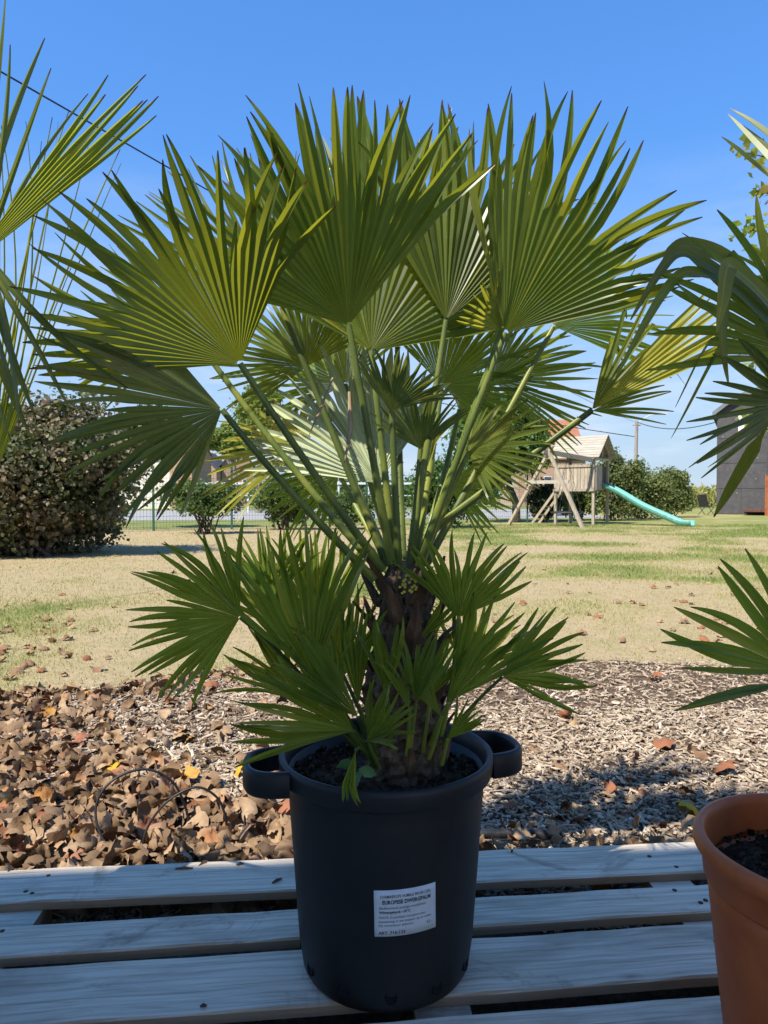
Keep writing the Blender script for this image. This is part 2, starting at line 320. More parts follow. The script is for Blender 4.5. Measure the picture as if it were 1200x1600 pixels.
def pallet_mat():
    m, t, b = newmat('weathered_pallet_wood')
    oi = nd(t, 'ShaderNodeObjectInfo'); c = nd(t, 'ShaderNodeTexCoord'); ad = nd(t, 'ShaderNodeVectorMath', operation='ADD')
    sc = nd(t, 'ShaderNodeVectorMath', operation='SCALE'); sc.inputs['Scale'].default_value = 13
    cmb = nd(t, 'ShaderNodeCombineXYZ')
    for i in range(3): t.links.new(oi.outputs['Random'], cmb.inputs[i])
    t.links.new(cmb.outputs[0], sc.inputs[0]); t.links.new(c.outputs['Object'], ad.inputs[0]); t.links.new(sc.outputs[0], ad.inputs[1])
    def nz_(scale, st, detail=6, rough=0.6, dist=0.0):
        mpn = nd(t, 'ShaderNodeMapping'); mpn.inputs['Scale'].default_value = st; t.links.new(ad.outputs[0], mpn.inputs[0])
        n = nd(t, 'ShaderNodeTexNoise', Scale=scale, Detail=detail, Roughness=rough, Distortion=dist); t.links.new(mpn.outputs[0], n.inputs['Vector']); return n.outputs['Fac']
    grain = nz_(9, (0.35, 14, 14), 6, 0.65, 0.4); blot = nz_(2.6, (0.8, 2.5, 2.5), 5, 0.6, 0.6); fine = nz_(60, (0.12, 6, 6), 4, 0.7)
    ring = nd(t, 'ShaderNodeTexWave', wave_type='BANDS', bands_direction='Y'); ring.inputs['Scale'].default_value = 7; ring.inputs['Distortion'].default_value = 7; ring.inputs['Detail'].default_value = 2; ring.inputs['Detail Scale'].default_value = 1.2
    mpn = nd(t, 'ShaderNodeMapping'); mpn.inputs['Scale'].default_value = (0.25, 1.6, 1.6); t.links.new(ad.outputs[0], mpn.inputs[0]); t.links.new(mpn.outputs[0], ring.inputs[0])
    col = ramp(t, grain, [(0.28, (0.36, 0.28, 0.19)), (0.45, (0.63, 0.53, 0.395)), (0.7, (0.78, 0.675, 0.53))])
    col = mixc(t, ramp(t, ring.outputs['Fac'], [(0.75, (0, 0, 0)), (1.0, (0.28, 0.28, 0.28))]), col, (0.27, 0.225, 0.17))
    col = mixc(t, ramp(t, blot, [(0.48, (0, 0, 0)), (0.68, (0.75, 0.75, 0.75))]), col, (0.30, 0.245, 0.18))
    col = mixc(t, ramp(t, fine, [(0.62, (0, 0, 0)), (0.78, (0.5, 0.5, 0.5))]), col, (0.16, 0.14, 0.12))
    smud = nz_(3.5, (1, 1.3, 1), 7, 0.7, 1.5); col = mixc(t, ramp(t, smud, [(0.56, (0, 0, 0)), (0.66, (0.6, 0.6, 0.6)), (0.72, (0.15, 0.15, 0.15))]), col, (0.20, 0.155, 0.11))
    kn = nd(t, 'ShaderNodeTexVoronoi', Scale=3.2); mk = nd(t, 'ShaderNodeMapping'); mk.inputs['Scale'].default_value = (0.9, 2.2, 2.2); t.links.new(ad.outputs[0], mk.inputs[0]); t.links.new(mk.outputs[0], kn.inputs['Vector'])
    col = mixc(t, ramp(t, kn.outputs['Distance'], [(0.045, (0.85, 0.85, 0.85)), (0.075, (0.3, 0.3, 0.3)), (0.12, (0, 0, 0))]), col, (0.15, 0.105, 0.07))
    # sawn edges are browner than the bleached tops
    geo = nd(t, 'ShaderNodeNewGeometry'); sp = nd(t, 'ShaderNodeSeparateXYZ'); t.links.new(geo.outputs['True Normal'], sp.inputs[0])
    col = mixc(t, ramp(t, sp.outputs['Z'], [(0.55, (0.85, 0.85, 0.85)), (0.9, (0, 0, 0))]), col, (0.27, 0.19, 0.115))
    t.links.new(col, b.inputs['Base Color']); b.inputs['Roughness'].default_value = 0.85; b.inputs['Specular IOR Level'].default_value = 0.2
    bump(t, b, grain, 0.45, 0.004); return m
M['pallet'] = pallet_mat()
M['bounce_paving'] = simple('pale_bounce_paving', [(0.3, (0.42, 0.38, 0.32)), (0.7, (0.55, 0.50, 0.43))], 3, 0.9)  # pale unseen floor, added for the light it bounces
M['nail'] = simple('rusty_nail', [(0.3, (0.04, 0.02, 0.012)), (0.7, (0.10, 0.055, 0.03))], 60, 0.8)
def pot_mat(name, stops, dust, rough, scale=18):
    m, t, b = newmat(name); n = noise(t, scale, 6, 0.65); c = ramp(t, n, stops)
    s = noise(t, 5, 5, 0.65, (1, 1, 0.5)); c = mixc(t, ramp(t, s, [(0.5, (0, 0, 0)), (0.8, (0.4, 0.4, 0.4))]), c, dust)
    t.links.new(c, b.inputs['Base Color']); b.inputs['Specular IOR Level'].default_value = 0.4
    r = nd(t, 'ShaderNodeMapRange'); r.inputs['To Min'].default_value = rough - 0.12; r.inputs['To Max'].default_value = rough + 0.15; t.links.new(s, r.inputs['Value']); t.links.new(r.outputs[0], b.inputs['Roughness'])
    f = noise(t, 220, 3, 0.6); bump(t, b, f, 0.12, 0.002); return m
M['blackpot'] = pot_mat('black_plastic', [(0.3, (0.007, 0.0075, 0.008)), (0.7, (0.012, 0.0125, 0.0135))], (0.026, 0.025, 0.024), 0.5)
M['terra'] = pot_mat('terracotta_plastic', [(0.3, (0.46, 0.100, 0.024)), (0.7, (0.57, 0.135, 0.032))], (0.50, 0.17, 0.07), 0.5)
M['hole'] = simple('drain_hole_shade', [(0.3, (0.003, 0.003, 0.003)), (0.7, (0.005, 0.005, 0.005))], 10, 0.9)
M['paper'] = simple('sticker_paper', [(0.3, (0.56, 0.60, 0.62)), (0.7, (0.68, 0.71, 0.73))], 30, 0.6, None, 0.05, 0.001)
M['ink'] = simple('sticker_ink', [(0.3, (0.03, 0.03, 0.035)), (0.7, (0.06, 0.06, 0.07))], 40, 0.7, None, 0)
M['tubing'] = simple('black_tubing', [(0.3, (0.012, 0.012, 0.013)), (0.7, (0.03, 0.03, 0.032))], 40, 0.45, None, 0.05)
M['playwood'] = simple('play_tower_wood', [(0.3, (0.26, 0.21, 0.15)), (0.55, (0.38, 0.32, 0.24)), (0.8, (0.47, 0.41, 0.33))], 6, 0.85, (3, 3, 0.5), 0.3, 0.01, 0.2, objvar=0.14)
M['roofwood'] = simple('play_roof_wood', [(0.3, (0.29, 0.26, 0.205)), (0.8, (0.44, 0.40, 0.33))], 6, 0.85, (0.5, 3, 3), 0.3, 0.01, 0.2, objvar=0.10)
M['greywood'] = simple('grey_weathered_beam', [(0.3, (0.19, 0.165, 0.14)), (0.8, (0.32, 0.29, 0.25))], 6, 0.85, (0.5, 3, 3), 0.3, 0.01, 0.2)
M['slide'] = simple('turquoise_slide', [(0.3, (0.10, 0.33, 0.27)), (0.6, (0.15, 0.40, 0.34)), (0.78, (0.34, 0.55, 0.49))], 7, 0.4, None, 0.05, 0.01, 0.5)
M['black'] = simple('black_rubber', [(0.3, (0.02, 0.02, 0.022)), (0.7, (0.045, 0.045, 0.05))], 10, 0.6)
M['fence'] = simple('green_fence_metal', [(0.3, (0.02, 0.075, 0.045)), (0.7, (0.035, 0.11, 0.065))], 10, 0.5)
M['galv'] = simple('galvanised_rail', [(0.3, (0.48, 0.49, 0.5)), (0.7, (0.62, 0.63, 0.64))], 10, 0.5)
M['whitewall'] = simple('whitewashed_wall', [(0.3, (0.60, 0.54, 0.46)), (0.7, (0.74, 0.69, 0.61))], 1.2, 0.9)
def brick_mat():
    m, t, b = newmat('far_brick_wall'); c = nd(t, 'ShaderNodeTexCoord'); mpn = nd(t, 'ShaderNodeMapping'); mpn.inputs['Rotation'].default_value = (math.pi / 2, 0, 0)
    br = nd(t, 'ShaderNodeTexBrick', Scale=4.0); br.inputs['Color1'].default_value = (0.34, 0.17, 0.10, 1); br.inputs['Color2'].default_value = (0.42, 0.23, 0.14, 1); br.inputs['Mortar'].default_value = (0.42, 0.36, 0.3, 1)
    t.links.new(c.outputs['Object'], mpn.inputs[0]); t.links.new(mpn.outputs[0], br.inputs[0])
    t.links.new(mixc(t, ramp(t, noise(t, 0.8, 5), [(0.4, (0, 0, 0)), (0.7, (0.5, 0.5, 0.5))]), br.outputs[0], (0.40, 0.30, 0.21)), b.inputs['Base Color']); b.inputs['Roughness'].default_value = 0.9
    return m
M['brick'] = brick_mat()
M['slate'] = simple('dark_roof', [(0.3, (0.06, 0.06, 0.065)), (0.7, (0.12, 0.12, 0.13))], 3, 0.8)
M['redroof'] = simple('red_roof_tile', [(0.3, (0.26, 0.10, 0.06)), (0.7, (0.38, 0.17, 0.10))], 3, 0.85)
M['glass'] = simple('window_glass', [(0.3, (0.04, 0.05, 0.055)), (0.7, (0.08, 0.09, 0.10))], 2, 0.08, None, 0, 0, 0.6)
M['frame'] = simple('window_frame', [(0.3, (0.55, 0.56, 0.56)), (0.7, (0.7, 0.7, 0.7))], 4, 0.6)
def shed_mat():
    m, t, b = newmat('charcoal_cladding'); n = noise(t, 3.0, 8, 0.75); c = ramp(t, n, [(0.3, (0.045, 0.043, 0.045)), (0.6, (0.075, 0.07, 0.07)), (0.72, (0.11, 0.10, 0.095))])
    v = nd(t, 'ShaderNodeTexVoronoi', Scale=2.2); tcn = nd(t, 'ShaderNodeTexCoord'); t.links.new(tcn.outputs['Object'], v.inputs['Vector'])
    c = mixc(t, ramp(t, v.outputs['Distance'], [(0.06, (0.7, 0.7, 0.7)), (0.10, (0, 0, 0))]), c, (0.3, 0.28, 0.25))
    t.links.new(c, b.inputs['Base Color']); b.inputs['Roughness'].default_value = 0.85; return m
M['shed'] = shed_mat()
M['shedroof'] = simple('bluegrey_roof', [(0.3, (0.11, 0.125, 0.14)), (0.7, (0.17, 0.185, 0.2))], 3, 0.6)
M['rust'] = simple('corten_rust', [(0.3, (0.22, 0.065, 0.025)), (0.7, (0.36, 0.12, 0.045))], 4, 0.9)
M['deck'] = simple('dark_deck_wood', [(0.3, (0.07, 0.035, 0.025)), (0.7, (0.14, 0.07, 0.05))], 6, 0.85)
M['polewood'] = simple('utility_pole_concrete', [(0.3, (0.22, 0.19, 0.165)), (0.7, (0.34, 0.30, 0.27))], 5, 0.9, (1, 1, 0.3))
M['cable'] = simple('black_cable', [(0.3, (0.012, 0.014, 0.018)), (0.7, (0.02, 0.022, 0.026))], 5, 0.6)

# ------------------------------------------------------------------ ground, lawn, bed, road
gm = MB(); gm.add([(-900, -300, 0), (900, -300, 0), (900, 1500, 0), (-900, 1500, 0)], [(0, 1, 2, 3)])
tag(gm.build('ground', M['meadow']), kind='structure')

def lawn_green(x, y):
    """how green the turf is (0 straw, 1 green)"""
    g = vnoise(x, y, 1.6, 3, 4) * 0.9 + vnoise(x, y * 1.1, 1.1, 5, 4) * 0.55 - 0.30
    g = g + 0.30 * np.exp(-((y - (4.3 + 0.18 * x)) / 0.7) ** 2) * np.where(x < 0.3, 1.0, 0.35)     # fresh strip along the bed
    g = g + 0.28 * np.clip((y - 13) / 14, 0, 1) * np.clip((x + 1) / 5, 0, 1)          # greener towards the play tower
    g = g - 0.42 * np.clip((y - 7) / 4, 0, 1) * np.clip((-x - 0.5) / 2, 0, 1)          # bare earth by the shrubs
    return np.clip((g - 0.45) * 2.3 + 0.24, 0, 0.8)
def bed_edge(x):
    e = 4.62 + 0.05 * np.sin(x * 5.1) + 0.03 * np.sin(x * 13 + 1)
    return e - np.clip(-x - 0.45, 0, 3) * 0.52
gx = np.concatenate([np.arange(-15, -4, 0.3), np.arange(-4, 5, 0.1), np.arange(5, 30, 0.3)])
gy = np.concatenate([np.arange(-3, 2, 0.5), np.arange(2, 10, 0.1), np.arange(10, 23.4, 0.25)])
X, Y = np.meshgrid(gx, gy); Z = 0.004 + 0 * X
idx = np.arange(X.size).reshape(X.shape)
Fq = np.stack([idx[:-1, :-1], idx[:-1, 1:], idx[1:, 1:], idx[1:, :-1]], -1).reshape(-1, 4)
lawn = link('lawn', np_mesh('lawn', np.stack([X, Y, Z], -1), Fq, True, {'green': lawn_green(X, Y).ravel()}), M['lawn'])
tag(lawn, kind='structure')
gx = np.concatenate([np.arange(-15, 30, 0.3), np.arange(30, 40, 1)]); gy = np.arange(23.4, 60, 0.4)
X, Y = np.meshgrid(gx, gy); idx = np.arange(X.size).reshape(X.shape)
Fq = np.stack([idx[:-1, :-1], idx[:-1, 1:], idx[1:, 1:], idx[1:, :-1]], -1).reshape(-1, 4)
keep = (Y[:-1, :-1].ravel() < 23.0 + 60 * np.clip((X[:-1, :-1].ravel() - 8) / 3, 0, 1) + 8 * np.clip((X[:-1, :-1].ravel() + 8) / 16, 0, 1))
fl = link('far_lawn', np_mesh('far_lawn', np.stack([X, Y, 0 * X + 0.004], -1), Fq[keep], True, {'green': lawn_green(X, Y).ravel()}), M['lawn'])
tag(fl, kind='structure')
bx = np.arange(-5, 6.01, 0.1); rows = []
for t_ in np.linspace(0, 1, 14): rows.append(np.stack([bx, 0.2 + (bed_edge(bx) - 0.2) * t_, np.full_like(bx, 0.010)], -1))
V = np.stack(rows); idx = np.arange(V.shape[0] * V.shape[1]).reshape(V.shape[:2])
Fq = np.stack([idx[:-1, :-1], idx[:-1, 1:], idx[1:, 1:], idx[1:, :-1]], -1).reshape(-1, 4)
tag(link('mulch_bed', np_mesh('mulch_bed', V, Fq, True), M['soil']), kind='structure')
rd = MB(); rd.add([(-60, 22.5, 0.008), (11.5, 35.9, 0.008), (14.5, 59.0, 0.008), (-60, 46, 0.008)], [(0, 1, 2, 3)])
tag(rd.build('road', M['road']), kind='structure')

# ------------------------------------------------------------------ mulch chips, litter, grass (uncountable: stuff)
def frustum_pts(n, y0, y1, power, rng, margin=1.12):
    y = (y0 ** power + (y1 ** power - y0 ** power) * rng.random(n)) ** (1 / power)
    x = (rng.random(n) * 2 - 1) * y * 0.5405 * margin + 0
    return x, y
r = np.random.default_rng(11)
x, y = frustum_pts(42000, 1.75, 4.75, 1.3, r); k = y < bed_edge(x) + r.normal(size=len(x)) * 0.04
dens = np.where((x > 0.2) & (y > 3.6), 0.45, 1.0); k &= r.random(len(x)) < dens
x, y = x[k], y[k]; n = len(x)
chip = [(-.5, -.5, -.5), (.5, -.38, -.5), (.5, .3, -.5), (-.5, .5, -.5), (-.46, -.4, .5), (.52, -.25, .35), (.42, .3, .5), (-.55, .38, .4)]
chf = [(4, 5, 6, 7), (0, 1, 5, 4), (1, 2, 6, 5), (2, 3, 7, 6), (3, 0, 4, 7)]
ln = 0.011 + 0.055 * r.random(n) ** 2.6; wd = 0.004 + 0.014 * r.random(n) ** 2.0; th = 0.002 + 0.004 * r.random(n)
rot = euler_mat(r.normal(size=n) * 0.3, r.normal(size=n) * 0.25, r.random(n) * 6.283)
loc = np.stack([x, y, 0.013 + 0.016 * r.random(n)], -1)
V, Fc = scatter(chip, chf, loc, rot, np.stack([ln, wd, th], -1))
me = np_mesh('wood_chips', V, Fc, False, {'rnd': np.repeat(np.clip(r.random(n) ** 0.8 * 0.85 + 0.5 * (vnoise(x, y, 0.35, 9) - 0.45), 0, 1), 8)})
tag(link('wood_chip_mulch', me, M['chips']), 'pale wood chip mulch covering the bed behind the pallet', 'mulch', kind='stuff')

def leaf_shape(seed, nx=9, ny=7):
    q = np.random.default_rng(seed); u = np.linspace(0, 1, nx)[:, None].repeat(ny, 1); v = np.linspace(-1, 1, ny)[None].repeat(nx, 0)
    wd_ = 0.45 * np.sin(np.pi * np.clip(u * 0.95 + 0.05, 0, 1)) ** 0.65 * (1 + 0.24 * np.sin(u * 17 + seed + 1.9 * np.sign(v)) + 0.10 * np.sin(u * 31 + 2 * seed)) + 0.01
    xx = u - 0.5; yy = v * wd_; R = q.uniform(0.20, 0.75) * q.choice([-1, 1], p=[0.4, 0.6]); R2 = q.uniform(0.35, 1.1) * q.choice([-1, 1], p=[0.4, 0.6])
    y2 = abs(R) * np.sin(yy / abs(R)); z2 = R * (1 - np.cos(yy / R)); x2 = abs(R2) * np.sin(xx / abs(R2)); z2 = z2 + R2 * (1 - np.cos(xx / R2))
    z2 = z2 + 0.05 * np.sin(xx * q.uniform(8, 18) + yy * q.uniform(-14, 14) + q.uniform(0, 6)) + 0.035 * np.sin(yy * q.uniform(14, 26) + q.uniform(0, 6)) * np.abs(v) + q.normal(size=u.shape) * 0.016
    V = np.stack([x2, y2, z2], -1).reshape(-1, 3); V[:, 2] -= V[:, 2].mean()
    Fc = [(i * ny + j, i * ny + j + 1, (i + 1) * ny + j + 1, (i + 1) * ny + j) for i in range(nx - 1) for j in range(ny - 1)]
    return V, np.array(Fc)
SH = [leaf_shape(s) for s in range(12)]
def litter(name, x, y, z, size, tilt, label, seed, rnd=None):
    q = np.random.default_rng(seed); Vs = []; Fs = []; A = []; base = 0
    which = q.integers(0, len(SH), len(x)); rn = q.random(len(x)) if rnd is None else rnd
    for s in range(len(SH)):
        k_ = which == s; m = k_.sum()
        if not m: continue
        rot_ = euler_mat(q.normal(size=m) * tilt, q.normal(size=m) * tilt, q.random(m) * 6.283)
        V_, F_ = scatter(SH[s][0], SH[s][1], np.stack([x[k_], y[k_], z[k_]], -1), rot_, size[k_])
        Vs.append(V_); Fs.append(F_ + base); base += len(V_); A.append(np.repeat(rn[k_], len(SH[s][0])))
    o = link(name, np_mesh(name, np.concatenate(Vs), np.concatenate(Fs), True, {'rnd': np.concatenate(A)}), M['litter'])
    return tag(o, label, 'leaf litter', kind='stuff')
r = np.random.default_rng(21)
x, y = frustum_pts(11000, 1.8, 4.5, 1.0, r)
dn = np.exp(-((y - 1.95) / 0.42) ** 2) * np.where(x < 0.0, 1.0, 0.0) + 1.1 * np.clip((-x - 0.55 * y + 0.75) / 0.6, 0, 1) + 0.55 * np.exp(-((y - bed_edge(x) + 0.12) / 0.14) ** 2) * (x < 0.0)
dn += 0.35 * np.exp(-((y - 2.02) / 0.13) ** 2) * ((x > 0.15) & (x < 1.0)) + 0.10 * (x < -0.1)
dn *= 0.55 + 0.9 * vnoise(x, y, 0.45, 4)
k = (r.random(len(x)) < dn * 0.72) & (y < bed_edge(x) + 0.03); x, y = x[k], y[k]
z = 0.022 + 0.065 * r.random(len(x)) * np.exp(-((y - 2.0) / 0.6) ** 2) + 0.012 * r.random(len(x))
litter('leaf_litter', x, y, z, 0.035 + 0.075 * r.random(len(x)), 0.7, 'drift of curled brown fallen leaves between pallet and lawn', 31)

r = np.random.default_rng(41)
x, y = frustum_pts(430000, 3.2, 27.0, 0.55, r); k = y > bed_edge(x) - 0.04 + 0.06 * r.normal(size=len(x)); x, y = x[k], y[k]
g = lawn_green(x, y); k = r.random(len(x)) < 0.22 + 0.75 * g; x, y, g = x[k], y[k], g[k]; n = len(x)
bl = [(-.5, 0, 0), (.5, 0, 0), (.36, .25, .62), (-.36, .25, .62), (0.0, .75, 1.0)]
hgt = (0.016 + 0.026 * r.random(n)) * (0.65 + 0.8 * g) * (0.8 + 0.05 * np.minimum(y, 13)); wid = (0.0022 + 0.0022 * r.random(n)) * (0.7 + 0.10 * y)
rot = euler_mat(r.normal(size=n) * 0.5, r.normal(size=n) * 0.3, r.random(n) * 6.283)
sc_ = np.stack([wid, hgt * 0.9, hgt], -1); loc = np.stack([x, y, np.full(n, 0.003)], -1)
V, Fc = scatter(bl, [(0, 1, 2, 3), (3, 2, 4, 4)], loc, rot, sc_)
k5 = np.arange(n) * 5
T = np.concatenate([np.stack([k5, k5 + 1, k5 + 2], -1), np.stack([k5, k5 + 2, k5 + 3], -1), np.stack([k5 + 3, k5 + 2, k5 + 4], -1)])
me = np_mesh('lawn_grass', V, T, False, {'rnd': np.repeat(np.clip(g * 0.9 + 0.16 * r.normal(size=n), 0, 1), 5)})
tag(link('lawn_grass', me, M['grass']), 'short dry grass with greener patches on the lawn', 'grass', kind='stuff')

# ------------------------------------------------------------------ background plants
def leaf_cloud(clumps, size, rng, up=0.25, aspect=0.55, flat=0.0):
    """clumps: (centre, (rx,ry,rz), count)"""
    Ls = []; Ns = []
    for c, rad, cnt in clumps:
        d = rng.normal(size=(cnt, 3)); d /= np.linalg.norm(d, axis=1)[:, None]
        rr = rng.random(cnt) ** 0.45 * (1 + 0.12 * rng.normal(size=cnt))
        Ls.append(np.array(c) + d * rr[:, None] * np.array(rad)); Ns.append(d * 0.55 + rng.normal(size=(cnt, 3)) * 0.55 + np.array([0, 0, up]))
    Lc = np.concatenate(Ls); Nn = np.concatenate(Ns); n_ = len(Lc)
    k_ = Lc[:, 2] > 0.02; Lc, Nn = Lc[k_], Nn[k_]; n_ = len(Lc)
    lf = [(-.5, 0, 0), (0, -.5 * aspect * 1.7, .06), (.5, 0, -.05), (0, .5 * aspect * 1.7, .06)]
    V_, F_ = scatter(lf, [(0, 1, 2), (0, 2, 3)], Lc, frame_mat(Nn, rng), size * (0.6 + 0.8 * rng.random(n_)))
    return V_, F_, np.repeat(rng.random(n_), 4)
def plant(name, label, cat, base, trunk_h, trunk_r, crown_c, crown_r, nclump, per, size, mat, bark, seed, group=None, clump=0.33, stems=1, up=0.25, crown_name='crown', lowcut=None):
    rng = np.random.default_rng(seed); e = empty(name, base, 0, label, cat, group); cl = []
    for i in range(nclump):
        d = rng.normal(size=3); d /= np.linalg.norm(d); rr = rng.random() ** 0.5 * (1 - clump * 0.75)
        c = np.array(crown_c) + d * rr * np.array(crown_r); s = clump * rng.uniform(0.65, 1.25)
        cl.append((c, np.array(crown_r) * s, int(per * rng.uniform(0.7, 1.3))))
    V_, F_, A_ = leaf_cloud(cl, size, rng, up)
    link(crown_name, np_mesh(crown_name, V_, F_, False, {'rnd': A_}), mat, e)
    mb = MB()
    if stems == 1:
        top = Vector((crown_c[0] * 0.6, crown_c[1] * 0.6, max(trunk_h, crown_c[2] * 0.9)))
        mb.tube([Vector((0, 0, -0.05)), Vector((0.02, 0, trunk_h * 0.5)), Vector((crown_c[0] * 0.3, 0, trunk_h)), top], [trunk_r * 1.25, trunk_r, trunk_r * 0.85, trunk_r * 0.3], 9)
        for c, rr, _ in cl[:14]:
            s0 = Vector((crown_c[0] * 0.3, 0, trunk_h)).lerp(top, rng.random() * 0.6); mb.tube([s0, s0.lerp(Vector(c), 0.5) + Vector((0, 0, 0.06 * trunk_h)), Vector(c)], [trunk_r * 0.4, trunk_r * 0.25, trunk_r * 0.08], 6)
        nm = 'trunk'
    else:
        for i in range(stems):
            c = Vector(cl[i % len(cl)][0]); a = rng.random() * 6.28; b0 = Vector((math.cos(a), math.sin(a), 0)) * 0.25 * rng.random() * crown_r[0]
            mb.tube([b0 - Vector((0, 0, 0.04)), b0.lerp(c, 0.45) + Vector((0, 0, 0.1)), c], [trunk_r, trunk_r * 0.7, trunk_r * 0.25], 6)
        nm = 'stem'
    mb.build(nm, bark, e); return e
def gbase(px, d): return (F and ((px - 600) / F * d), d, 0)

plant('leafy_shrub', 'tall dense shrub with reddish-tinged leaves at the left edge of the lawn', 'shrub', gbase(70, 13.3), 1.2, 0.05, (-0.25, 0, 1.40), (2.45, 1.8, 1.95), 130, 420, 0.088, M['shrub'], M['bark'], 101, clump=0.3, stems=16, up=0.35)
plant('round_bush', 'small rounded dark bush on bare stems in front of the mesh fence', 'shrub', gbase(322, 20.6), 0.6, 0.025, (0, 0, 1.05), (1.35, 1.0, 0.72), 46, 230, 0.075, M['bush'], M['bark'], 102, clump=0.34, stems=18)
plant('fence_bush', 'green bush behind the palm beside the round dark bush', 'shrub', gbase(440, 23.0), 0.6, 0.03, (0, 0, 0.95), (1.1, 0.9, 0.95), 30, 240, 0.085, M['bush'], M['bark'], 103, clump=0.36, stems=8)
plant('broad_bush', 'broad green bush behind the palm trunk, left of the tree', 'shrub', gbase(688, 24.0), 0.8, 0.035, (0, 0, 1.35), (1.5, 1.2, 1.35), 44, 260, 0.095, M['tree'], M['bark'], 104, clump=0.36, stems=9)
plant('low_bush', 'low green bush seen between the palm stems', 'shrub', gbase(545, 23.5), 0.5, 0.03, (0, 0, 0.75), (1.2, 0.9, 0.8), 26, 220, 0.085, M['bush'], M['bark'], 105, clump=0.38, stems=7)
plant('leafy_tree', 'broad dark green tree left of the play tower', 'tree', gbase(806, 29.5), 1.5, 0.16, (-0.9, 0, 3.5), (2.3, 2.1, 2.2), 70, 300, 0.16, M['tree'], M['bark'], 106, clump=0.3)
plant('pale_tree', 'light green tree rising behind the dark tree and play tower', 'tree', gbase(836, 39), 2.0, 0.17, (-0.2, 0, 4.1), (1.6, 1.5, 2.1), 46, 260, 0.15, M['tree_light'], M['bark'], 107, clump=0.32)
plant('dark_bush', 'near-black dense bush underneath the swing', 'shrub', gbase(850, 29.6), 0.6, 0.03, (0.0, 0, 0.85), (1.0, 0.8, 0.95), 34, 300, 0.09, M['darkbush'], M['bark'], 108, clump=0.36, stems=6)
for i, (px, d, rx, h, lab, m_) in enumerate([
        (955, 31.5, 1.7, 3.35, 'tallest light green bush right behind the play tower slide', 'hedge'),
        (1003, 34.0, 1.6, 2.75, 'middle bush of the row behind the turquoise slide', 'hedge'),
        (1048, 36.5, 1.5, 2.6, 'rightmost loose bush of the row beyond the slide end', 'hedge'),
        (905, 32.0, 1.2, 2.4, 'bush seen through the legs of the play tower', 'hedge')]):
    plant('hedge_bush', lab, 'shrub', gbase(px, d), 0.6, 0.03, (0, 0, h * 0.5), (rx, 1.1, h * 0.53), 46, 240, 0.11, M[m_], M['bark'], 110 + i, 'bushes behind the play tower', clump=0.34, stems=9)
plant('willow_tree', 'yellow-green tree in front of the brick houses', 'tree', gbase(372, 50), 2.4, 0.14, (-0.5, 0, 4.9), (2.3, 1.6, 1.5), 50, 240, 0.19, M['tree_light'], M['greybark'], 120, clump=0.3)
plant('slender_tree', 'slender grey-trunked tree right of the brick houses', 'tree', gbase(404, 46), 3.0, 0.2, (0.2, 0, 6.3), (2.2, 1.8, 2.6), 46, 260, 0.19, M['tree_light'], M['greybark'], 121, clump=0.3)
plant('overhanging_tree', 'dark tree above the tall shrub in front of the white house', 'tree', gbase(175, 24), 2.2, 0.12, (1.3, 0, 3.2), (1.7, 1.4, 1.0), 40, 240, 0.13, M['darkbush'], M['bark'], 122, clump=0.32)
for i, (px, d, rx, h, lab) in enumerate([
        (425, 70, 4.0, 2.6, 'far green bush beyond the road, right of the brick houses'), (475, 66, 3.4, 3.0, 'far green bush beyond the road behind the palm stems'),
        (560, 72, 4.5, 3.6, 'wide far bush beyond the road behind the palm trunk'), (655, 70, 4.0, 3.0, 'far bush beyond the road left of the broad bush'), (735, 72, 4.0, 3.4, 'far bush beyond the road behind the dark tree')]):
    plant('far_bush', lab, 'shrub', gbase(px, d), 1, 0.06, (0, 0, h * 0.5), (rx, 2, h * 0.55), 30, 160, 0.3, M['tree'], M['bark'], 130 + i, 'bushes beyond the road', clump=0.36, stems=5)
# maize field at the right horizon: one mass
r = np.random.default_rng(55); n = 9000; x = r.uniform(24, 75, n); y = r.uniform(66, 84, n); z = r.uniform(0.1, 2.0, n)
V, Fc = scatter([(-.5, 0, 0), (0, -.16, .05), (.5, 0, -.1), (0, .16, .05)], [(0, 1, 2), (0, 2, 3)], np.stack([x, y, z], -1), frame_mat(r.normal(size=(n, 3)) + np.array([0, -.6, .3]), r), 0.5 + 0.6 * r.random(n))
tag(link('maize_field', np_mesh('maize_field', V, Fc, False, {'rnd': np.repeat(r.random(n), 4)}), M['maize']), 'yellowing maize field on the horizon between bushes and dark barn', 'field', kind='stuff')

# ------------------------------------------------------------------ fence, rail, houses
def wire_fence(name, label, p0, p1, h, step, mat):
    p0, p1 = Vector(p0), Vector(p1); e = empty(name, p0, 0, label, 'fence'); d = p1 - p0; n_ = int(d.length / step); u = d.normalized()
    for i in range(n_ + 1):
        q = u * (i * step); MB().box(q.x - 0.03, q.x + 0.03, q.y - 0.03, q.y + 0.03, -0.02, h + 0.05).build('post', mat, e)
    mb = MB(); zz = 0.06
    while zz < h: mb.bar(Vector((0, 0, zz)), u * (n_ * step) + Vector((0, 0, zz)), 0.008, 0.008); zz += 0.2
    s = 0.0
    while s < n_ * step: q = u * s; mb.bar(q + Vector((0, 0, 0.05)), q + Vector((0, 0, h)), 0.006, 0.006); s += 0.10
    o = mb.build('wire_mesh', mat, e); o['kind'] = 'stuff'; return e
wire_fence('mesh_fence', 'green wire mesh fence with thin posts along the road', (-9.4, 21.0, 0), (8.8, 31.0, 0), 2.0, 2.5, M['fence'])
e = empty('white_railing', (-13, 47, 0), 0, 'pale horizontal rail fence on the far side of the road', 'fence')
for i in range(9):
    MB().box(i * 2 - 0.06, i * 2 + 0.06, -0.06, 0.06, -0.02, 2.1).build('post', M['galv'], e)
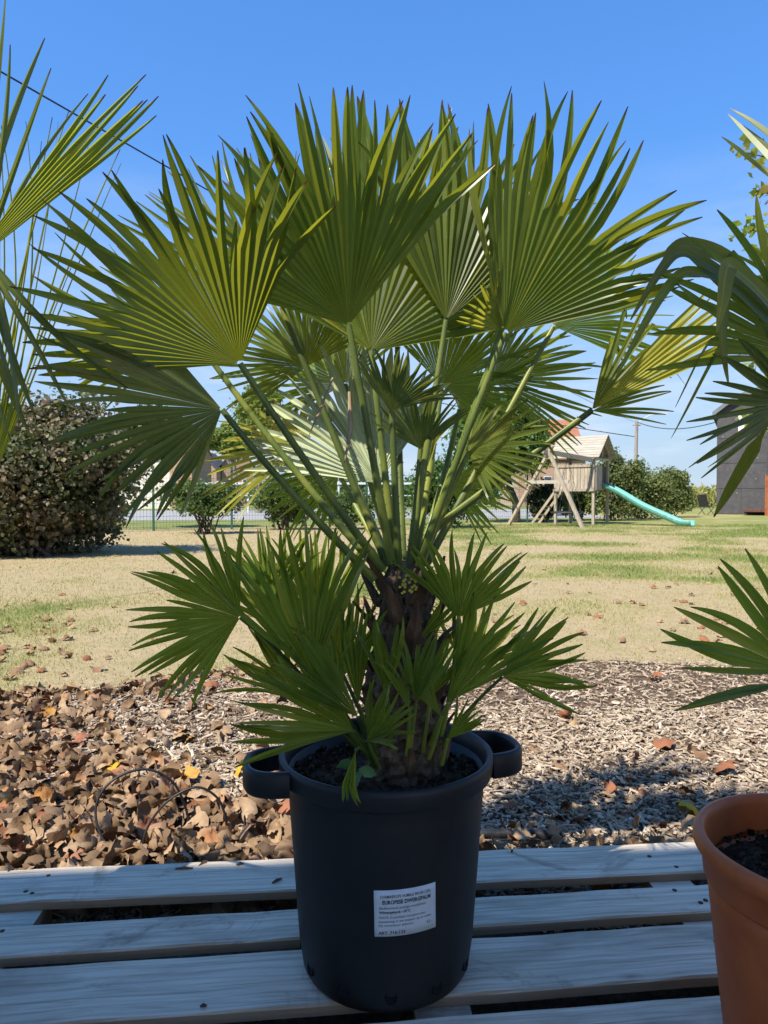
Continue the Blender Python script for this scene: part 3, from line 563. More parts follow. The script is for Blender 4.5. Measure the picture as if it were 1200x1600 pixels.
MB().box(-0.1, 16.2, -0.13, -0.062, 1.86, 2.0).build('rail', M['galv'], e); MB().box(-0.1, 16.2, -0.12, -0.062, 1.1, 1.16).build('rail', M['galv'], e)

def gable_house(name, label, loc, rz, wx, dy, h, rh, wallm, roofm, wins, ridge='x', over=0.25):
    e = empty(name, loc, rz, label, 'house'); mb = MB().box(0, wx, 0, dy, -0.05, h)
    if ridge == 'x': mb.add([(0, 0, h), (0, dy, h), (0, dy / 2, h + rh), (wx, 0, h), (wx, dy, h), (wx, dy / 2, h + rh)], [(0, 2, 1), (3, 4, 5), (0, 3, 5, 2), (1, 2, 5, 4)])
    else: mb.add([(0, 0, h), (wx, 0, h), (wx / 2, 0, h + rh), (0, dy, h), (wx, dy, h), (wx / 2, dy, h + rh)], [(0, 1, 2), (3, 5, 4), (0, 2, 5, 3), (1, 4, 5, 2)])
    mb.build('wall', wallm, e); t = 0.12; rf = MB()
    if ridge == 'x':
        for (y0, z0) in ((-over, h - over * rh / (dy / 2)), (dy + over, h - over * rh / (dy / 2))):
            rf.add([(-over, y0, z0 + .02), (wx + over, y0, z0 + .02), (wx + over, dy / 2, h + rh + .02), (-over, dy / 2, h + rh + .02), (-over, y0, z0 + .02 + t), (wx + over, y0, z0 + .02 + t), (wx + over, dy / 2, h + rh + .02 + t), (-over, dy / 2, h + rh + .02 + t)],
                   [(3, 2, 1, 0), (4, 5, 6, 7), (0, 1, 5, 4), (1, 2, 6, 5), (2, 3, 7, 6), (3, 0, 4, 7)])
    else:
        for (x0, z0) in ((-over, h - over * rh / (wx / 2)), (wx + over, h - over * rh / (wx / 2))):
            rf.add([(x0, -over, z0 + .02), (x0, dy + over, z0 + .02), (wx / 2, dy + over, h + rh + .02), (wx / 2, -over, h + rh + .02), (x0, -over, z0 + .02 + t), (x0, dy + over, z0 + .02 + t), (wx / 2, dy + over, h + rh + .02 + t), (wx / 2, -over, h + rh + .02 + t)],
                   [(3, 2, 1, 0), (4, 5, 6, 7), (0, 1, 5, 4), (1, 2, 6, 5), (2, 3, 7, 6), (3, 0, 4, 7)])
    rf.build('roof', roofm, e)
    for (x0, x1, z0, z1) in wins:
        wo = MB().box(x0, x1, -0.06, 0.05, z0, z1).build('window', M['frame'], e); MB().box(x0 + .1, x1 - .1, -0.085, -0.04, z0 + .1, z1 - .1).build('pane', M['glass'], wo)
    return e
gable_house('white_house', 'whitewashed house with a brick end behind the mesh fence', (-29, 62, 0), 0, 10.4, 8, 4.6, 3.0, M['whitewall'], M['redroof'], [(6.3, 7.2, 1.4, 2.9)], 'x')
gable_house('brick_annex', 'orange brick annex joined to the right of the white house', (-18.55, 61.6, 0), 0, 1.9, 7, 4.9, 1.2, M['brick'], M['redroof'], [], 'x', 0.1)
gable_house('brick_house', 'brown brick house with gable towards the road, right of the annex', (-17.8, 78, 0), 0.25, 3.4, 9, 4.6, 1.9, M['brick'], M['slate'], [(0.5, 1.0, 1.9, 3.0), (2.2, 2.7, 1.9, 3.0)], 'y')
gable_house('low_brick_house', 'lower brick house between the annex and the gabled house', (-21.5, 76, 0), 0.0, 3.6, 7, 4.0, 1.9, M['brick'], M['slate'], [(2.4, 3.0, 1.6, 2.6)], 'y')
gable_house('red_roofed_house', 'house whose red roof shows behind the tree left of the play tower', (15.5, 82, 0), 0.1, 8, 8, 5.6, 4.6, M['brick'], M['redroof'], [(3, 4, 2, 3.4)], 'x')

# ------------------------------------------------------------------ dark barn, chair, deck
bx0 = P(1119, 800, 43).x; BR = math.radians(-27); BO = lambda x_, y_: (bx0 + x_ * math.cos(BR) - y_ * math.sin(BR), 43.0 + x_ * math.sin(BR) + y_ * math.cos(BR), 0)
e = empty('dark_barn', (bx0, 43.0, 0), BR, 'charcoal-clad barn with blue-grey curved roof edge at the right edge', 'barn')
W_ = 11.0
prof = [(0, 6.05), (0.5, 6.45), (1.2, 6.85), (2.2, 7.2), (3.6, 7.5), (5.5, 7.6), (7.4, 7.5), (8.8, 7.2), (9.8, 6.85), (10.5, 6.45), (11, 6.05)]
mb = MB(); m = len(prof)
front = [(0, 0, -0.05)] + [(x_, 0, z_) for x_, z_ in prof] + [(W_, 0, -0.05)]; back = [(x_, 9, z_) for x_, _, z_ in front]; q = len(front)
mb.add(front + back, [tuple(range(q - 1, -1, -1))[::-1], tuple(range(2 * q - 1, q - 1, -1))] + [(i, i + q, (i + 1) % q + q, (i + 1) % q) for i in range(q)])
mb.build('wall', M['shed'], e)
rf = MB()
for i in range(m - 1):
    (x0, z0), (x1, z1) = prof[i], prof[i + 1]; ex = -0.25 if i == 0 else 0; ez = -0.2 if i == 0 else 0
    a = [(x0 + ex, -0.3, z0 + ez + .03), (x1, -0.3, z1 + .03), (x1, 9.3, z1 + .03), (x0 + ex, 9.3, z0 + ez + .03)]; b_ = [(p[0], p[1], p[2] + 0.28) for p in a]
    rf.add(a + b_, [(3, 2, 1, 0), (4, 5, 6, 7), (0, 1, 5, 4), (1, 2, 6, 5), (2, 3, 7, 6), (3, 0, 4, 7)])
rf.build('roof', M['shedroof'], e)
zr = [0.02, 1.55, 3.05, 4.55]; xc = [0.02, 1.35, 2.7, 4.05, 5.4, 6.75, 8.1, 9.45, 10.95]
for i in range(len(zr)):
    for j in range(len(xc) - 1):
        z0, z1 = zr[i], (zr[i + 1] if i < 3 else 6.0)
        MB().box(xc[j] + 0.012, xc[j + 1] - 0.012, -0.03, -0.002, z0 + 0.012, z1 - 0.012).build('cladding_panel', M['shed'], e)
wo = MB().box(1.15, 2.1, -0.10, -0.032, 4.9, 6.1).build('window', M['frame'], e)
MB().box(1.22, 1.60, -0.13, -0.08, 5.0, 6.02).build('shutter', M['galv'], wo); MB().box(1.68, 2.04, -0.12, -0.08, 5.0, 6.02).build('pane', M['glass'], wo); MB().box(1.08, 2.17, -0.2, -0.034, 4.82, 4.895).build('sill', M['frame'], wo)
dk = empty('timber_deck', BO(1.5, -2.4), BR, 'low dark brown timber deck at the foot of the barn', 'deck')
for i in range(14):
    MB().box(0, 6.0, i * 0.165, i * 0.165 + 0.15, 0.32, 0.37).build('plank', M['deck'], dk)
for i in range(6): MB().box(0.02 + i * 1.15, 0.14 + i * 1.15, 0.02, 0.12, -0.02, 0.317).build('leg', M['deck'], dk)
MB().box(0, 6, -0.06, -0.01, 0.20, 0.36).build('fascia', M['deck'], dk)
rp_ = empty('rusty_screen', BO(2.6, -2.7), BR, 'rust-orange metal screen standing at the deck by the barn', 'screen')
MB().box(0, 1.5, -0.02, 0.02, 0.0, 2.2).build('sheet', M['rust'], rp_); MB().box(-0.06, -0.002, -0.05, 0.05, -0.02, 2.3).build('post', M['rust'], rp_)
p = gbase(1104, 41.0); ch = empty('garden_chair', p, 0.5, 'black reclining garden chair on the lawn beside the barn', 'chair')
fr = MB()
for s in (-0.27, 0.27):
    fr.tube([(s, 0.35, 0), (s, -0.25, 0.46), (s, -0.62, 1.2)], 0.018, 6); fr.tube([(s, -0.45, 0), (s, 0.35, 0.46)], 0.018, 6)
fr.build('frame', M['black'], ch)
for s in (-0.27, 0.27): MB().bar((s, -0.4, 0.66), (s, 0.25, 0.62), 0.05, 0.03).build('armrest', M['black'], ch)
MB().bar((0, -0.28, 0.46), (0, 0.36, 0.47), 0.5, 0.02).build('seat', M['black'], ch); MB().bar((0, -0.27, 0.50), (0, -0.6, 1.18), 0.5, 0.02, (0, 1, 0.4)).build('backrest', M['black'], ch)
ch.rotation_euler.z = -0.9

# ------------------------------------------------------------------ play tower
TP = G(927, 820.5); TW = empty('play_tower', (TP.x, TP.y, 0), math.radians(-40), 'wooden play tower with plank roof and turquoise slide on the lawn', 'play tower')
wd, dp, ph = 1.55, 1.3, 1.42
for (x_, y_) in ((0, 0), (-wd, 0), (0, dp), (-wd, dp)):
    MB().box(x_ - 0.05, x_ + 0.05, y_ - 0.05, y_ + 0.05, -0.03, 2.62).build('post', M['playwood'], TW, bevel=0.006)
fl_ = MB().box(-wd - 0.05, 0.05, -0.05, dp + 0.05, ph - 0.06, ph); fl_.build('platform', M['playwood'], TW)
npl = 10
for i in range(npl):
    x0 = -wd + 0.055 + i * (wd - 0.11) / npl; z1 = 2.26 + random.uniform(-.008, .008)
    MB().box(x0 + 0.006, x0 + (wd - 0.11) / npl - 0.006, -0.075, -0.053, ph - 0.10, z1).build('front_plank', M['playwood'], TW)
    MB().box(x0 + 0.006, x0 + (wd - 0.11) / npl - 0.006, dp + 0.053, dp + 0.075, ph - 0.10, z1).build('rear_plank', M['playwood'], TW)
for i in range(4):
    y0 = 0.055 + i * 0.14
    MB().box(0.053, 0.075, y0 + 0.006, y0 + 0.134, ph - 0.10, 2.26).build('side_plank', M['playwood'], TW)
for i in range(8):
    y0 = 0.055 + i * 0.148
    MB().box(-wd - 0.075, -wd - 0.053, y0 + 0.006, y0 + 0.142, ph - 0.10, 2.26).build('side_plank', M['playwood'], TW)
MB().box(-wd - 0.06, 0.06, -0.115, -0.078, 2.20, 2.29).build('handrail', M['playwood'], TW); MB().box(-wd - 0.06, 0.06, -0.115, -0.078, ph - 0.14, ph - 0.05).build('handrail', M['playwood'], TW)
ez, rz_ = 2.58, 3.42; ov = 0.22
for sgn in (-1, 1):
    for i in range(9):
        t0, t1 = i / 9, (i + 1.12) / 9
        ya, za = (-0.22 if sgn < 0 else dp + 0.22), ez - 0.05; ymid = dp / 2
        p0 = Vector((0, ya + (ymid - ya) * t0, za + (rz_ - za) * t0 + 0.012)); p1 = Vector((0, ya + (ymid - ya) * min(t1, 1), za + (rz_ - za) * min(t1, 1) - 0.004))
        L0, L1 = -wd - ov, ov + 0.08; th = Vector((0, sgn * 0.01, 0.02))
        a = [Vector((L0, p0.y, p0.z)), Vector((L1, p0.y, p0.z)), Vector((L1, p1.y, p1.z)), Vector((L0, p1.y, p1.z))]
        MB().add(a + [q_ + th for q_ in a], [(3, 2, 1, 0), (4, 5, 6, 7), (0, 1, 5, 4), (1, 2, 6, 5), (2, 3, 7, 6), (3, 0, 4, 7)]).build('roof_plank', M['roofwood'], TW)
for x_ in (0.06, -wd - 0.06):
    g_ = MB(); g_.bar((x_, -0.2, ez - 0.09), (x_, dp / 2, rz_ - 0.04), 0.04, 0.09, (1, 0, 0)); g_.bar((x_, dp + 0.2, ez - 0.09), (x_, dp / 2, rz_ - 0.04), 0.04, 0.09, (1, 0, 0)); g_.bar((x_, dp / 2, ez + .02), (x_, dp / 2, rz_ - 0.08), 0.05, 0.05)
    g_.build('rafter', M['playwood'], TW)
    MB().box(x_ - 0.02, x_ + 0.02, -0.03, dp + 0.03, ez - 0.12, ez - 0.04).build('tie_beam', M['playwood'], TW)
# slide: leaves the right side of the platform, dips and runs out level
sl_ = MB(); pts = []; ns = 26
for i in range(ns + 1):
    t_ = i / ns; xx = 0.07 + 3.25 * t_; zz = max(0.03, ph * (1 - min(1, t_ / 0.93)) ** 1.12 + 0.045 * math.sin(t_ * 9.5) * (1 - t_) - 0.02 * t_)
    pts.append((xx, zz))
secs = [(-0.27, 0.16), (-0.27, 0.19), (-0.235, 0.19), (-0.20, 0.02), (0.20, 0.02), (0.235, 0.19), (0.27, 0.19), (0.27, 0.16), (0.225, -0.015), (-0.225, -0.015)]
v = []; f = []; yc = 0.92; kk = len(secs)
for xx, zz in pts: v += [(xx, yc + a, zz + b_) for a, b_ in secs]
for i in range(ns):
    for j in range(kk): j2 = (j + 1) % kk; f.append((i * kk + j, (i + 1) * kk + j, (i + 1) * kk + j2, i * kk + j2))
f.append(tuple(range(kk))); f.append(tuple(range(ns * kk + kk - 1, ns * kk - 1, -1)))
sl_.add(v, f, True); so_ = sl_.build('slide', M['slide'], TW); so_['label'] = 'wavy turquoise plastic slide'
inv = (Matrix.Translation(Vector((TP.x, TP.y, 0))) @ Matrix.Rotation(math.radians(-40), 4, 'Z')).inverted()
def tl(v): return inv @ Vector(v)
ap = P(858, 706, 25.2); fl1 = G(794, 820.5); fl2 = G(911, 825.5)
legs = MB
for q_ in (fl1, fl2):
    dirv = (ap - q_).normalized(); MB().bar(tl(q_ - Vector((0, 0, 0.03))), tl(ap + dirv * 0.28), 0.11, 0.11).build('swing_leg', M['playwood'], TW, bevel=0.006)
t1, t2 = 0.60, 0.60
MB().bar(tl(fl1.lerp(ap, t1) + Vector((-0.25, -0.07, 0))), tl(fl2.lerp(ap, t2) + Vector((0.2, -0.07, 0))), 0.05, 0.12).build('cross_brace', M['roofwood'], TW)
bend = Matrix.Translation(Vector((TP.x, TP.y, 0))) @ Matrix.Rotation(math.radians(-40), 4, 'Z') @ Vector((0.0, -0.16, 2.46))
MB().bar(tl(ap + Vector((-0.25, -0.12, 0.02))), tl(bend), 0.10, 0.16).build('swing_beam', M['greywood'], TW)
MB().bar((-wd - 0.02, 0.1, 1.35), (-wd - 0.95, -0.15, 0.0), 0.09, 0.09).build('ladder_rail', M['playwood'], TW)
MB().bar((-wd - 0.02, 0.65, 1.35), (-wd - 0.95, 0.45, 0.0), 0.09, 0.09).build('ladder_rail', M['playwood'], TW)
for k_ in (0.25, 0.5, 0.75): MB().bar(Vector((-wd - 0.02, 0.1, 1.35)).lerp(Vector((-wd - 0.95, -0.15, 0)), k_), Vector((-wd - 0.02, 0.65, 1.35)).lerp(Vector((-wd - 0.95, 0.45, 0)), k_), 0.07, 0.04).build('rung', M['playwood'], TW)
sc0 = ap.lerp(bend, 0.42); sw = empty('nest_swing', (sc0.x, sc0.y, 0.50), 0, 'flat black nest swing hanging below the beam of the play tower', 'swing')
pr = [(0.56 + 0.035 * math.cos(a), 0.035 * math.sin(a)) for a in np.linspace(0, 2 * math.pi, 9)]
MB().lathe(pr, 28).build('ring', M['black'], sw)
net = MB()
for a in np.linspace(-0.48, 0.48, 11):
    h_ = math.sqrt(0.55 ** 2 - a * a); net.bar((a, -h_, 0), (a, h_, 0), 0.02, 0.02); net.bar((-h_, a, 0.022), (h_, a, 0.022), 0.02, 0.02)
net.build('net', M['black'], sw)
for sx_, sy_ in ((-.4, -.38), (.4, -.38), (-.4, .38), (.4, .38)):
    MB().tube([(sx_, sy_, 0.0), (0.0, 0.0, sc0.z - 0.56)], 0.007, 5).build('rope', M['black'], sw)

# ------------------------------------------------------------------ utility pole and cables
up_b = gbase(991, 60); up_t = P(995, 658, 60)
e = empty('utility_pole', up_b, 0, 'grey utility pole rising behind the bushes right of the play tower', 'utility pole')
MB().tube([Vector((0, 0, -0.1)), Vector(up_t) - Vector(up_b)], [0.2, 0.13], 10).build('shaft', M['polewood'], e)
tt = Vector(up_t) - Vector(up_b)
MB().bar(tt + Vector((-0.35, 0, -0.35)), tt + Vector((0.35, 0, -0.35)), 0.09, 0.09).build('cross_arm', M['polewood'], e)
la = MB(); la.tube([tt + Vector((0, 0, -0.2)), tt + Vector((0.9, -0.3, 0.45)), tt + Vector((1.6, -0.5, 0.55))], 0.04, 6); la.build('lamp_arm', M['galv'], e)
MB().box(tt.x + 1.4, tt.x + 2.3, tt.y - 0.65, tt.y - 0.35, tt.z + 0.5, tt.z + 0.64).build('lamp_head', M['galv'], e)
def cable(label, p0, p1, sag, rad):
    p0, p1 = Vector(p0), Vector(p1); path = []
    for i in range(33):
        t_ = i / 32; q_ = p0.lerp(p1, t_); q_.z -= sag * 4 * t_ * (1 - t_); path.append(q_)
    tag(MB().tube(path, rad, 6).build('overhead_cable', M['cable']), label, 'cable', 'overhead cables')
pa = P(0, 90, 8.0); pdir = (Vector(up_t) - pa)
cable('dark overhead cable running from the top left corner to the utility pole', pa - pdir * 0.12, Vector(up_t) - Vector((0.1, 0, 0.1)), 0.35, 0.011)
cable('lower thin cable meeting the utility pole from the left', P(-60, 420, 60), Vector(up_t) + Vector((-0.2, 0, -1.3)), 1.5, 0.035)
cable('cable running from the utility pole to the barn roof', Vector(up_t) - Vector((-0.1, 0, 0.1)), (bx0 + 0.05, 42.98, 5.6), 0.5, 0.03)

# ------------------------------------------------------------------ pallet
DECK = 0.124
pal = empty('wooden_pallet', (0, 1.525, 0), 0, 'weathered grey slatted wooden pallet carrying the potted palms', 'pallet')
brd = [((-.93, 1.735), (.85, 1.882), .158), ((-.82, 1.515), (.77, 1.683), .113), ((-.74, 1.342), (.68, 1.488), .172), ((-.66, 1.125), (.6, 1.262), .150), ((-.60, 0.93), (.6, 1.05), .11), ((-.60, 0.72), (.6, 0.83), .15)]
r = np.random.default_rng(77)
for i, (a, b_, w_) in enumerate(brd):
    a = Vector((a[0], a[1])); b_ = Vector((b_[0], b_[1])); d = (b_ - a).normalized(); c_ = a.lerp(b_, 0.5); ang = math.atan2(d.y, d.x)
    mb = MB(); ns = 46; X0, X1 = -2.15, 1.75; th = 0.022; v = []; f = []
    yo = 0.0022 * np.cumsum(r.normal(size=ns + 1)) * 0.18; yo -= np.linspace(yo[0], yo[-1], ns + 1); yo2 = 0.0009 * r.normal(size=ns + 1); zo = 0.0007 * r.normal(size=ns + 1)
    bv = 0.0035
    for j in range(ns + 1):
        x_ = X0 + (X1 - X0) * j / ns; y0 = -w_ / 2 + yo[j] + yo2[j] * 0.5; y1 = w_ / 2 + yo[j] + 0.5 * yo2[ns - j]; zt = zo[j]
        v += [(x_, y0, -th), (x_, y0 - 0.0005, -bv), (x_, y0 + bv, zt), (x_, y1 - bv, zt), (x_, y1, -bv), (x_, y1, -th)]
    for j in range(ns):
        for k_ in range(6): k2 = (k_ + 1) % 6; f.append((j * 6 + k_, (j + 1) * 6 + k_, (j + 1) * 6 + k2, j * 6 + k2))
    f.append(tuple(range(6))); f.append(tuple(range(ns * 6 + 5, ns * 6 - 1, -1)))
    mb.add(v, f); o = mb.build('board', M['pallet'], pal); o.location = (c_.x, c_.y - 1.5, DECK); o.rotation_euler.z = ang
    for xs in (-0.86, 0.10, 0.76):
        for q_ in range(r.integers(2, 5)):
            x_ = xs + r.uniform(-.05, .05); y_ = r.uniform(-w_ * .35, w_ * .35); MB().lathe([(0, 0.0010), (0.0056, 0.0010), (0.0062, -0.001)], 9, (x_, y_, 0)).build('nail', M['nail'], o)
for xs in (-1.75, -0.86, 0.10, 0.76, 1.5):
    o = MB().box(-0.055, 0.055, -0.95, 0.32, DECK - 0.046, DECK - 0.0235).build('cross_board', M['pallet'], pal); o.location = (xs, 0.075 * xs, 0); o.rotation_euler.z = math.radians(4.6)
    for yy in (-0.85, -0.3, 0.24):
        o2 = MB().box(-0.05, 0.05, yy - 0.06, yy + 0.06, 0.012, DECK - 0.047).build('block', M['pallet'], pal); o2.location = (xs, 0.075 * xs, 0); o2.rotation_euler.z = math.radians(4.6)

# ------------------------------------------------------------------ black pot
PC = Vector((0.004, 1.478, DECK + 0.002)); POT_H = 0.445
def rbody(z): return 0.1765 + (0.2025 - 0.1765) * min(1, z / 0.33)
pot = empty('plant_pot', PC, 0, 'large black plastic nursery pot with two handles and a white label', 'pot')
prof = [(0.0, 0.0), (0.158, 0.0), (0.168, 0.004), (0.1735, 0.013), (0.1765, 0.032)] + [(rbody(z), z) for z in np.linspace(0.06, 0.365, 11)] + [(0.2055, 0.374)]
inner = [(0.200, 0.374), (0.196, 0.30), (0.19, 0.24), (0.17, 0.05), (0.0, 0.045)]
MB().lathe(prof + inner, 96).build('body', M['blackpot'], pot)
rim = [(0.2035, 0.362), (0.213, 0.363), (0.2185, 0.366), (0.2205, 0.371), (0.2235, 0.392), (0.2225, 0.399), (0.218, 0.403), (0.213, 0.402), (0.209, 0.398), (0.2045, 0.375), (0.2040, 0.365)]
MB().lathe(rim, 96).build('rim', M['blackpot'], pot)
for ha in (math.radians(13), math.radians(193)):
    # loop of tall strap leaving the rim, rounded outward
    mb = MB(); path = []; 
    for i in range(25):
        t_ = i / 24 * 2 - 1; a = t_ * 0.34; out_ = 0.221 + 0.066 * (1 - abs(t_) ** 3.2); path.append(Vector((out_ * math.cos(a * (1 - 0.12 * (1 - abs(t_)))), out_ * math.sin(a), 0)))
    sec = [(-0.006, 0.355), (-0.0075, 0.360), (-0.0075, 0.394), (-0.004, 0.400), (0.004, 0.400), (0.008, 0.394), (0.008, 0.360), (0.005, 0.355)]
    v = []; f = []; kk = len(sec)
    for i, q_ in enumerate(path):
        d = (path[min(i + 1, 24)] - path[max(i - 1, 0)]).normalized(); nn = Vector((d.y, -d.x, 0))
        v += [(q_.x + nn.x * s_, q_.y + nn.y * s_, z_) for s_, z_ in sec]
    for i in range(24):
        for j in range(kk): j2 = (j + 1) % kk; f.append((i * kk + j, (i + 1) * kk + j, (i + 1) * kk + j2, i * kk + j2))
    mb.add(v, f, True); h_ = mb.build('handle', M['blackpot'], pot); h_.rotation_euler.z = ha
for a in np.arange(0, 360, 30):
    t_ = math.radians(a + 3); rr = 0.1772; 
    h_ = MB().lathe([(0.0, 0.0), (0.0085, 0.0), (0.0105, 0.0016), (0.012, 0.0012), (0.0125, -0.003)], 16).build('drain_hole', M['hole'], pot)  # dark disc for an open hole, its inner shade put into the colour
    h_.location = (rr * math.sin(t_) * 1.003, -rr * math.cos(t_) * 1.003, 0.037); h_.rotation_euler = (math.radians(85), 0, t_)
# soil
def soil_disc(name, parent, rad, z, mat, seed, crumbs=900):
    q = np.random.default_rng(seed); v = []; f = []; nr, na = 16, 56
    for i in range(nr + 1):
        for j in range(na):
            a = 2 * math.pi * j / na; rr = rad * i / nr
            x_, y_ = rr * math.cos(a), rr * math.sin(a); v.append((x_, y_, z + 0.010 * (float(vnoise(np.array([x_]), np.array([y_]), 0.05, seed)[0]) - 0.5) * 2 - 0.008 * (i / nr) ** 4 + 0.012 * (1 - i / nr)))
    for i in range(nr):
        for j in range(na): j2 = (j + 1) % na; f.append((i * na + j, (i + 1) * na + j, (i + 1) * na + j2, i * na + j2))
    so2 = MB().add(v, f, True).build(name, mat, parent)
    n_ = crumbs; a = q.random(n_) * 6.283; rr = rad * 0.97 * np.sqrt(q.random(n_))
    cv = np.array([(-.5, -.5, -.3), (.5, -.4, -.35), (.45, .5, -.3), (-.5, .4, -.3), (-.3, -.35, .4), (.35, -.3, .35), (.3, .3, .45), (-.35, .3, .3)])
    V_, F_ = scatter(cv, [(4, 5, 6, 7), (0, 1, 5, 4), (1, 2, 6, 5), (2, 3, 7, 6), (3, 0, 4, 7)], np.stack([rr * np.cos(a), rr * np.sin(a), np.full(n_, z) + 0.006 + 0.006 * q.random(n_)], -1), rand_rot(n_, q), 0.003 + 0.009 * q.random(n_) ** 2)
    c_ = link('soil_crumbs', np_mesh('soil_crumbs', V_, F_), mat, so2); c_['kind'] = 'stuff'; return so2
soil_disc('soil', pot, 0.203, 0.348, M['potsoil'], 5)
pot.scale.z = POT_H / 0.403   # slightly taller than the profile was drawn
# sticker, wrapped round the pot wall
A0 = math.radians(11.0); SZ = 0.190; SRX = math.radians(2.0)
def wrap(u, v_, off):
    v_ *= 0.84
    u2 = u * math.cos(SRX) - v_ * math.sin(SRX); v2 = u * math.sin(SRX) + v_ * math.cos(SRX); z_ = SZ + v2; rr = rbody(z_) + off; a = A0 + u2 / rr
    return (rr * math.sin(a), -rr * math.cos(a), z_)
SW, SHh = 0.118, 0.096
v = []; f = []; nu, nv = 16, 6
for off in (0.0004, 0.0013):
    for j in range(nv + 1):
        for i in range(nu + 1): v.append(wrap((i / nu - .5) * SW, (j / nv - .5) * SHh, off))
B = (nu + 1) * (nv + 1)
for j in range(nv):
    for i in range(nu):
        q_ = j * (nu + 1) + i; f.append((B + q_, B + q_ + 1, B + q_ + nu + 2, B + q_ + nu + 1))
ed = [(i) for i in range(nu + 1)] + [j * (nu + 1) + nu for j in range(1, nv + 1)] + [nv * (nu + 1) + i for i in range(nu - 1, -1, -1)] + [j * (nu + 1) for j in range(nv - 1, 0, -1)]
for i in range(len(ed)): f.append((ed[i], ed[(i + 1) % len(ed)], B + ed[(i + 1) % len(ed)], B + ed[i]))
stk = MB().add(v, f, True).build('label_sticker', M['paper'], pot); stk['label'] = 'white printed plant label stuck on the pot'
def text_line(txt, u0, v0, size, bold=0.0, width=None):
    cu = bpy.data.curves.new('t', 'FONT'); cu.body = txt; cu.size = size; cu.offset = bold; cu.resolution_u = 2
    ob = bpy.data.objects.new('t', cu); COL.objects.link(ob); bpy.context.view_layer.update()
    me_ = bpy.data.meshes.new_from_object(ob.evaluated_get(bpy.context.evaluated_depsgraph_get())); bpy.data.objects.remove(ob)
    if not len(me_.vertices): return
    xs = [q_.co.x for q_ in me_.vertices]; k_ = (width / max(xs)) if width else 1.0
    for q_ in me_.vertices: q_.co = wrap(u0 + q_.co.x * k_, v0 + q_.co.y, 0.0017)
    me_.materials.clear(); link('lettering', me_, M['ink'], stk)
hl = -SW / 2
text_line('CHAMAEROPS HUMILIS 80/100 C35L', hl + 0.011, 0.032, 0.0088, 0.0001, 0.097)
text_line('EUROPESE DWERGPALM', hl + 0.015, 0.0195, 0.0112, 0.0004, 0.092)
text_line('Bladhoudend, zonnige standplaats', hl + 0.009, 0.009, 0.0072, 0.0, 0.088)
text_line('Wintergehard: -18\u00b0C', hl + 0.009, 0.000, 0.0074, 0.0002, 0.058)
text_line('VASTE, in potmaat overgehouden', hl + 0.008, -0.0105, 0.0068, 0.0, 0.088)
text_line('bewatering, in wit stoppen op te vullen', hl + 0.008, -0.0190, 0.0068, 0.0, 0.100)
text_line('bij voorkeur plaatst', hl + 0.008, -0.0270, 0.0068, 0.0, 0.064)
text_line('ART. 716-133', hl + 0.007, -0.0435, 0.0088, 0.0002, 0.050)
text_line('45,-', hl + 0.098, -0.0330, 0.0085, 0.0, None)

# ------------------------------------------------------------------ terracotta pot
TC = Vector((0.722, 1.135, DECK + 0.002))
tp = empty('terracotta_pot', TC, 0, 'round terracotta-coloured pot cut by the right edge', 'pot')
tprof = [(0.0, 0.0), (0.135, 0.0), (0.143, 0.006), (0.147, 0.02)] + [(0.147 + 0.036 * z / 0.335, z) for z in np.linspace(0.05, 0.34, 9)]
MB().lathe(tprof + [(0.178, 0.34), (0.172, 0.25), (0.14, 0.04), (0.0, 0.035)], 96).build('body', M['terra'], tp)
trim = [(0.178, 0.335), (0.186, 0.335), (0.1885, 0.340), (0.192, 0.376), (0.199, 0.381), (0.2045, 0.390), (0.2050, 0.402), (0.200, 0.411), (0.192, 0.413), (0.187, 0.408), (0.184, 0.396), (0.1785, 0.35)]
MB().lathe(trim, 96).build('rim', M['terra'], tp)
soil_disc('soil', tp, 0.181, 0.342, M['potsoil'], 8)

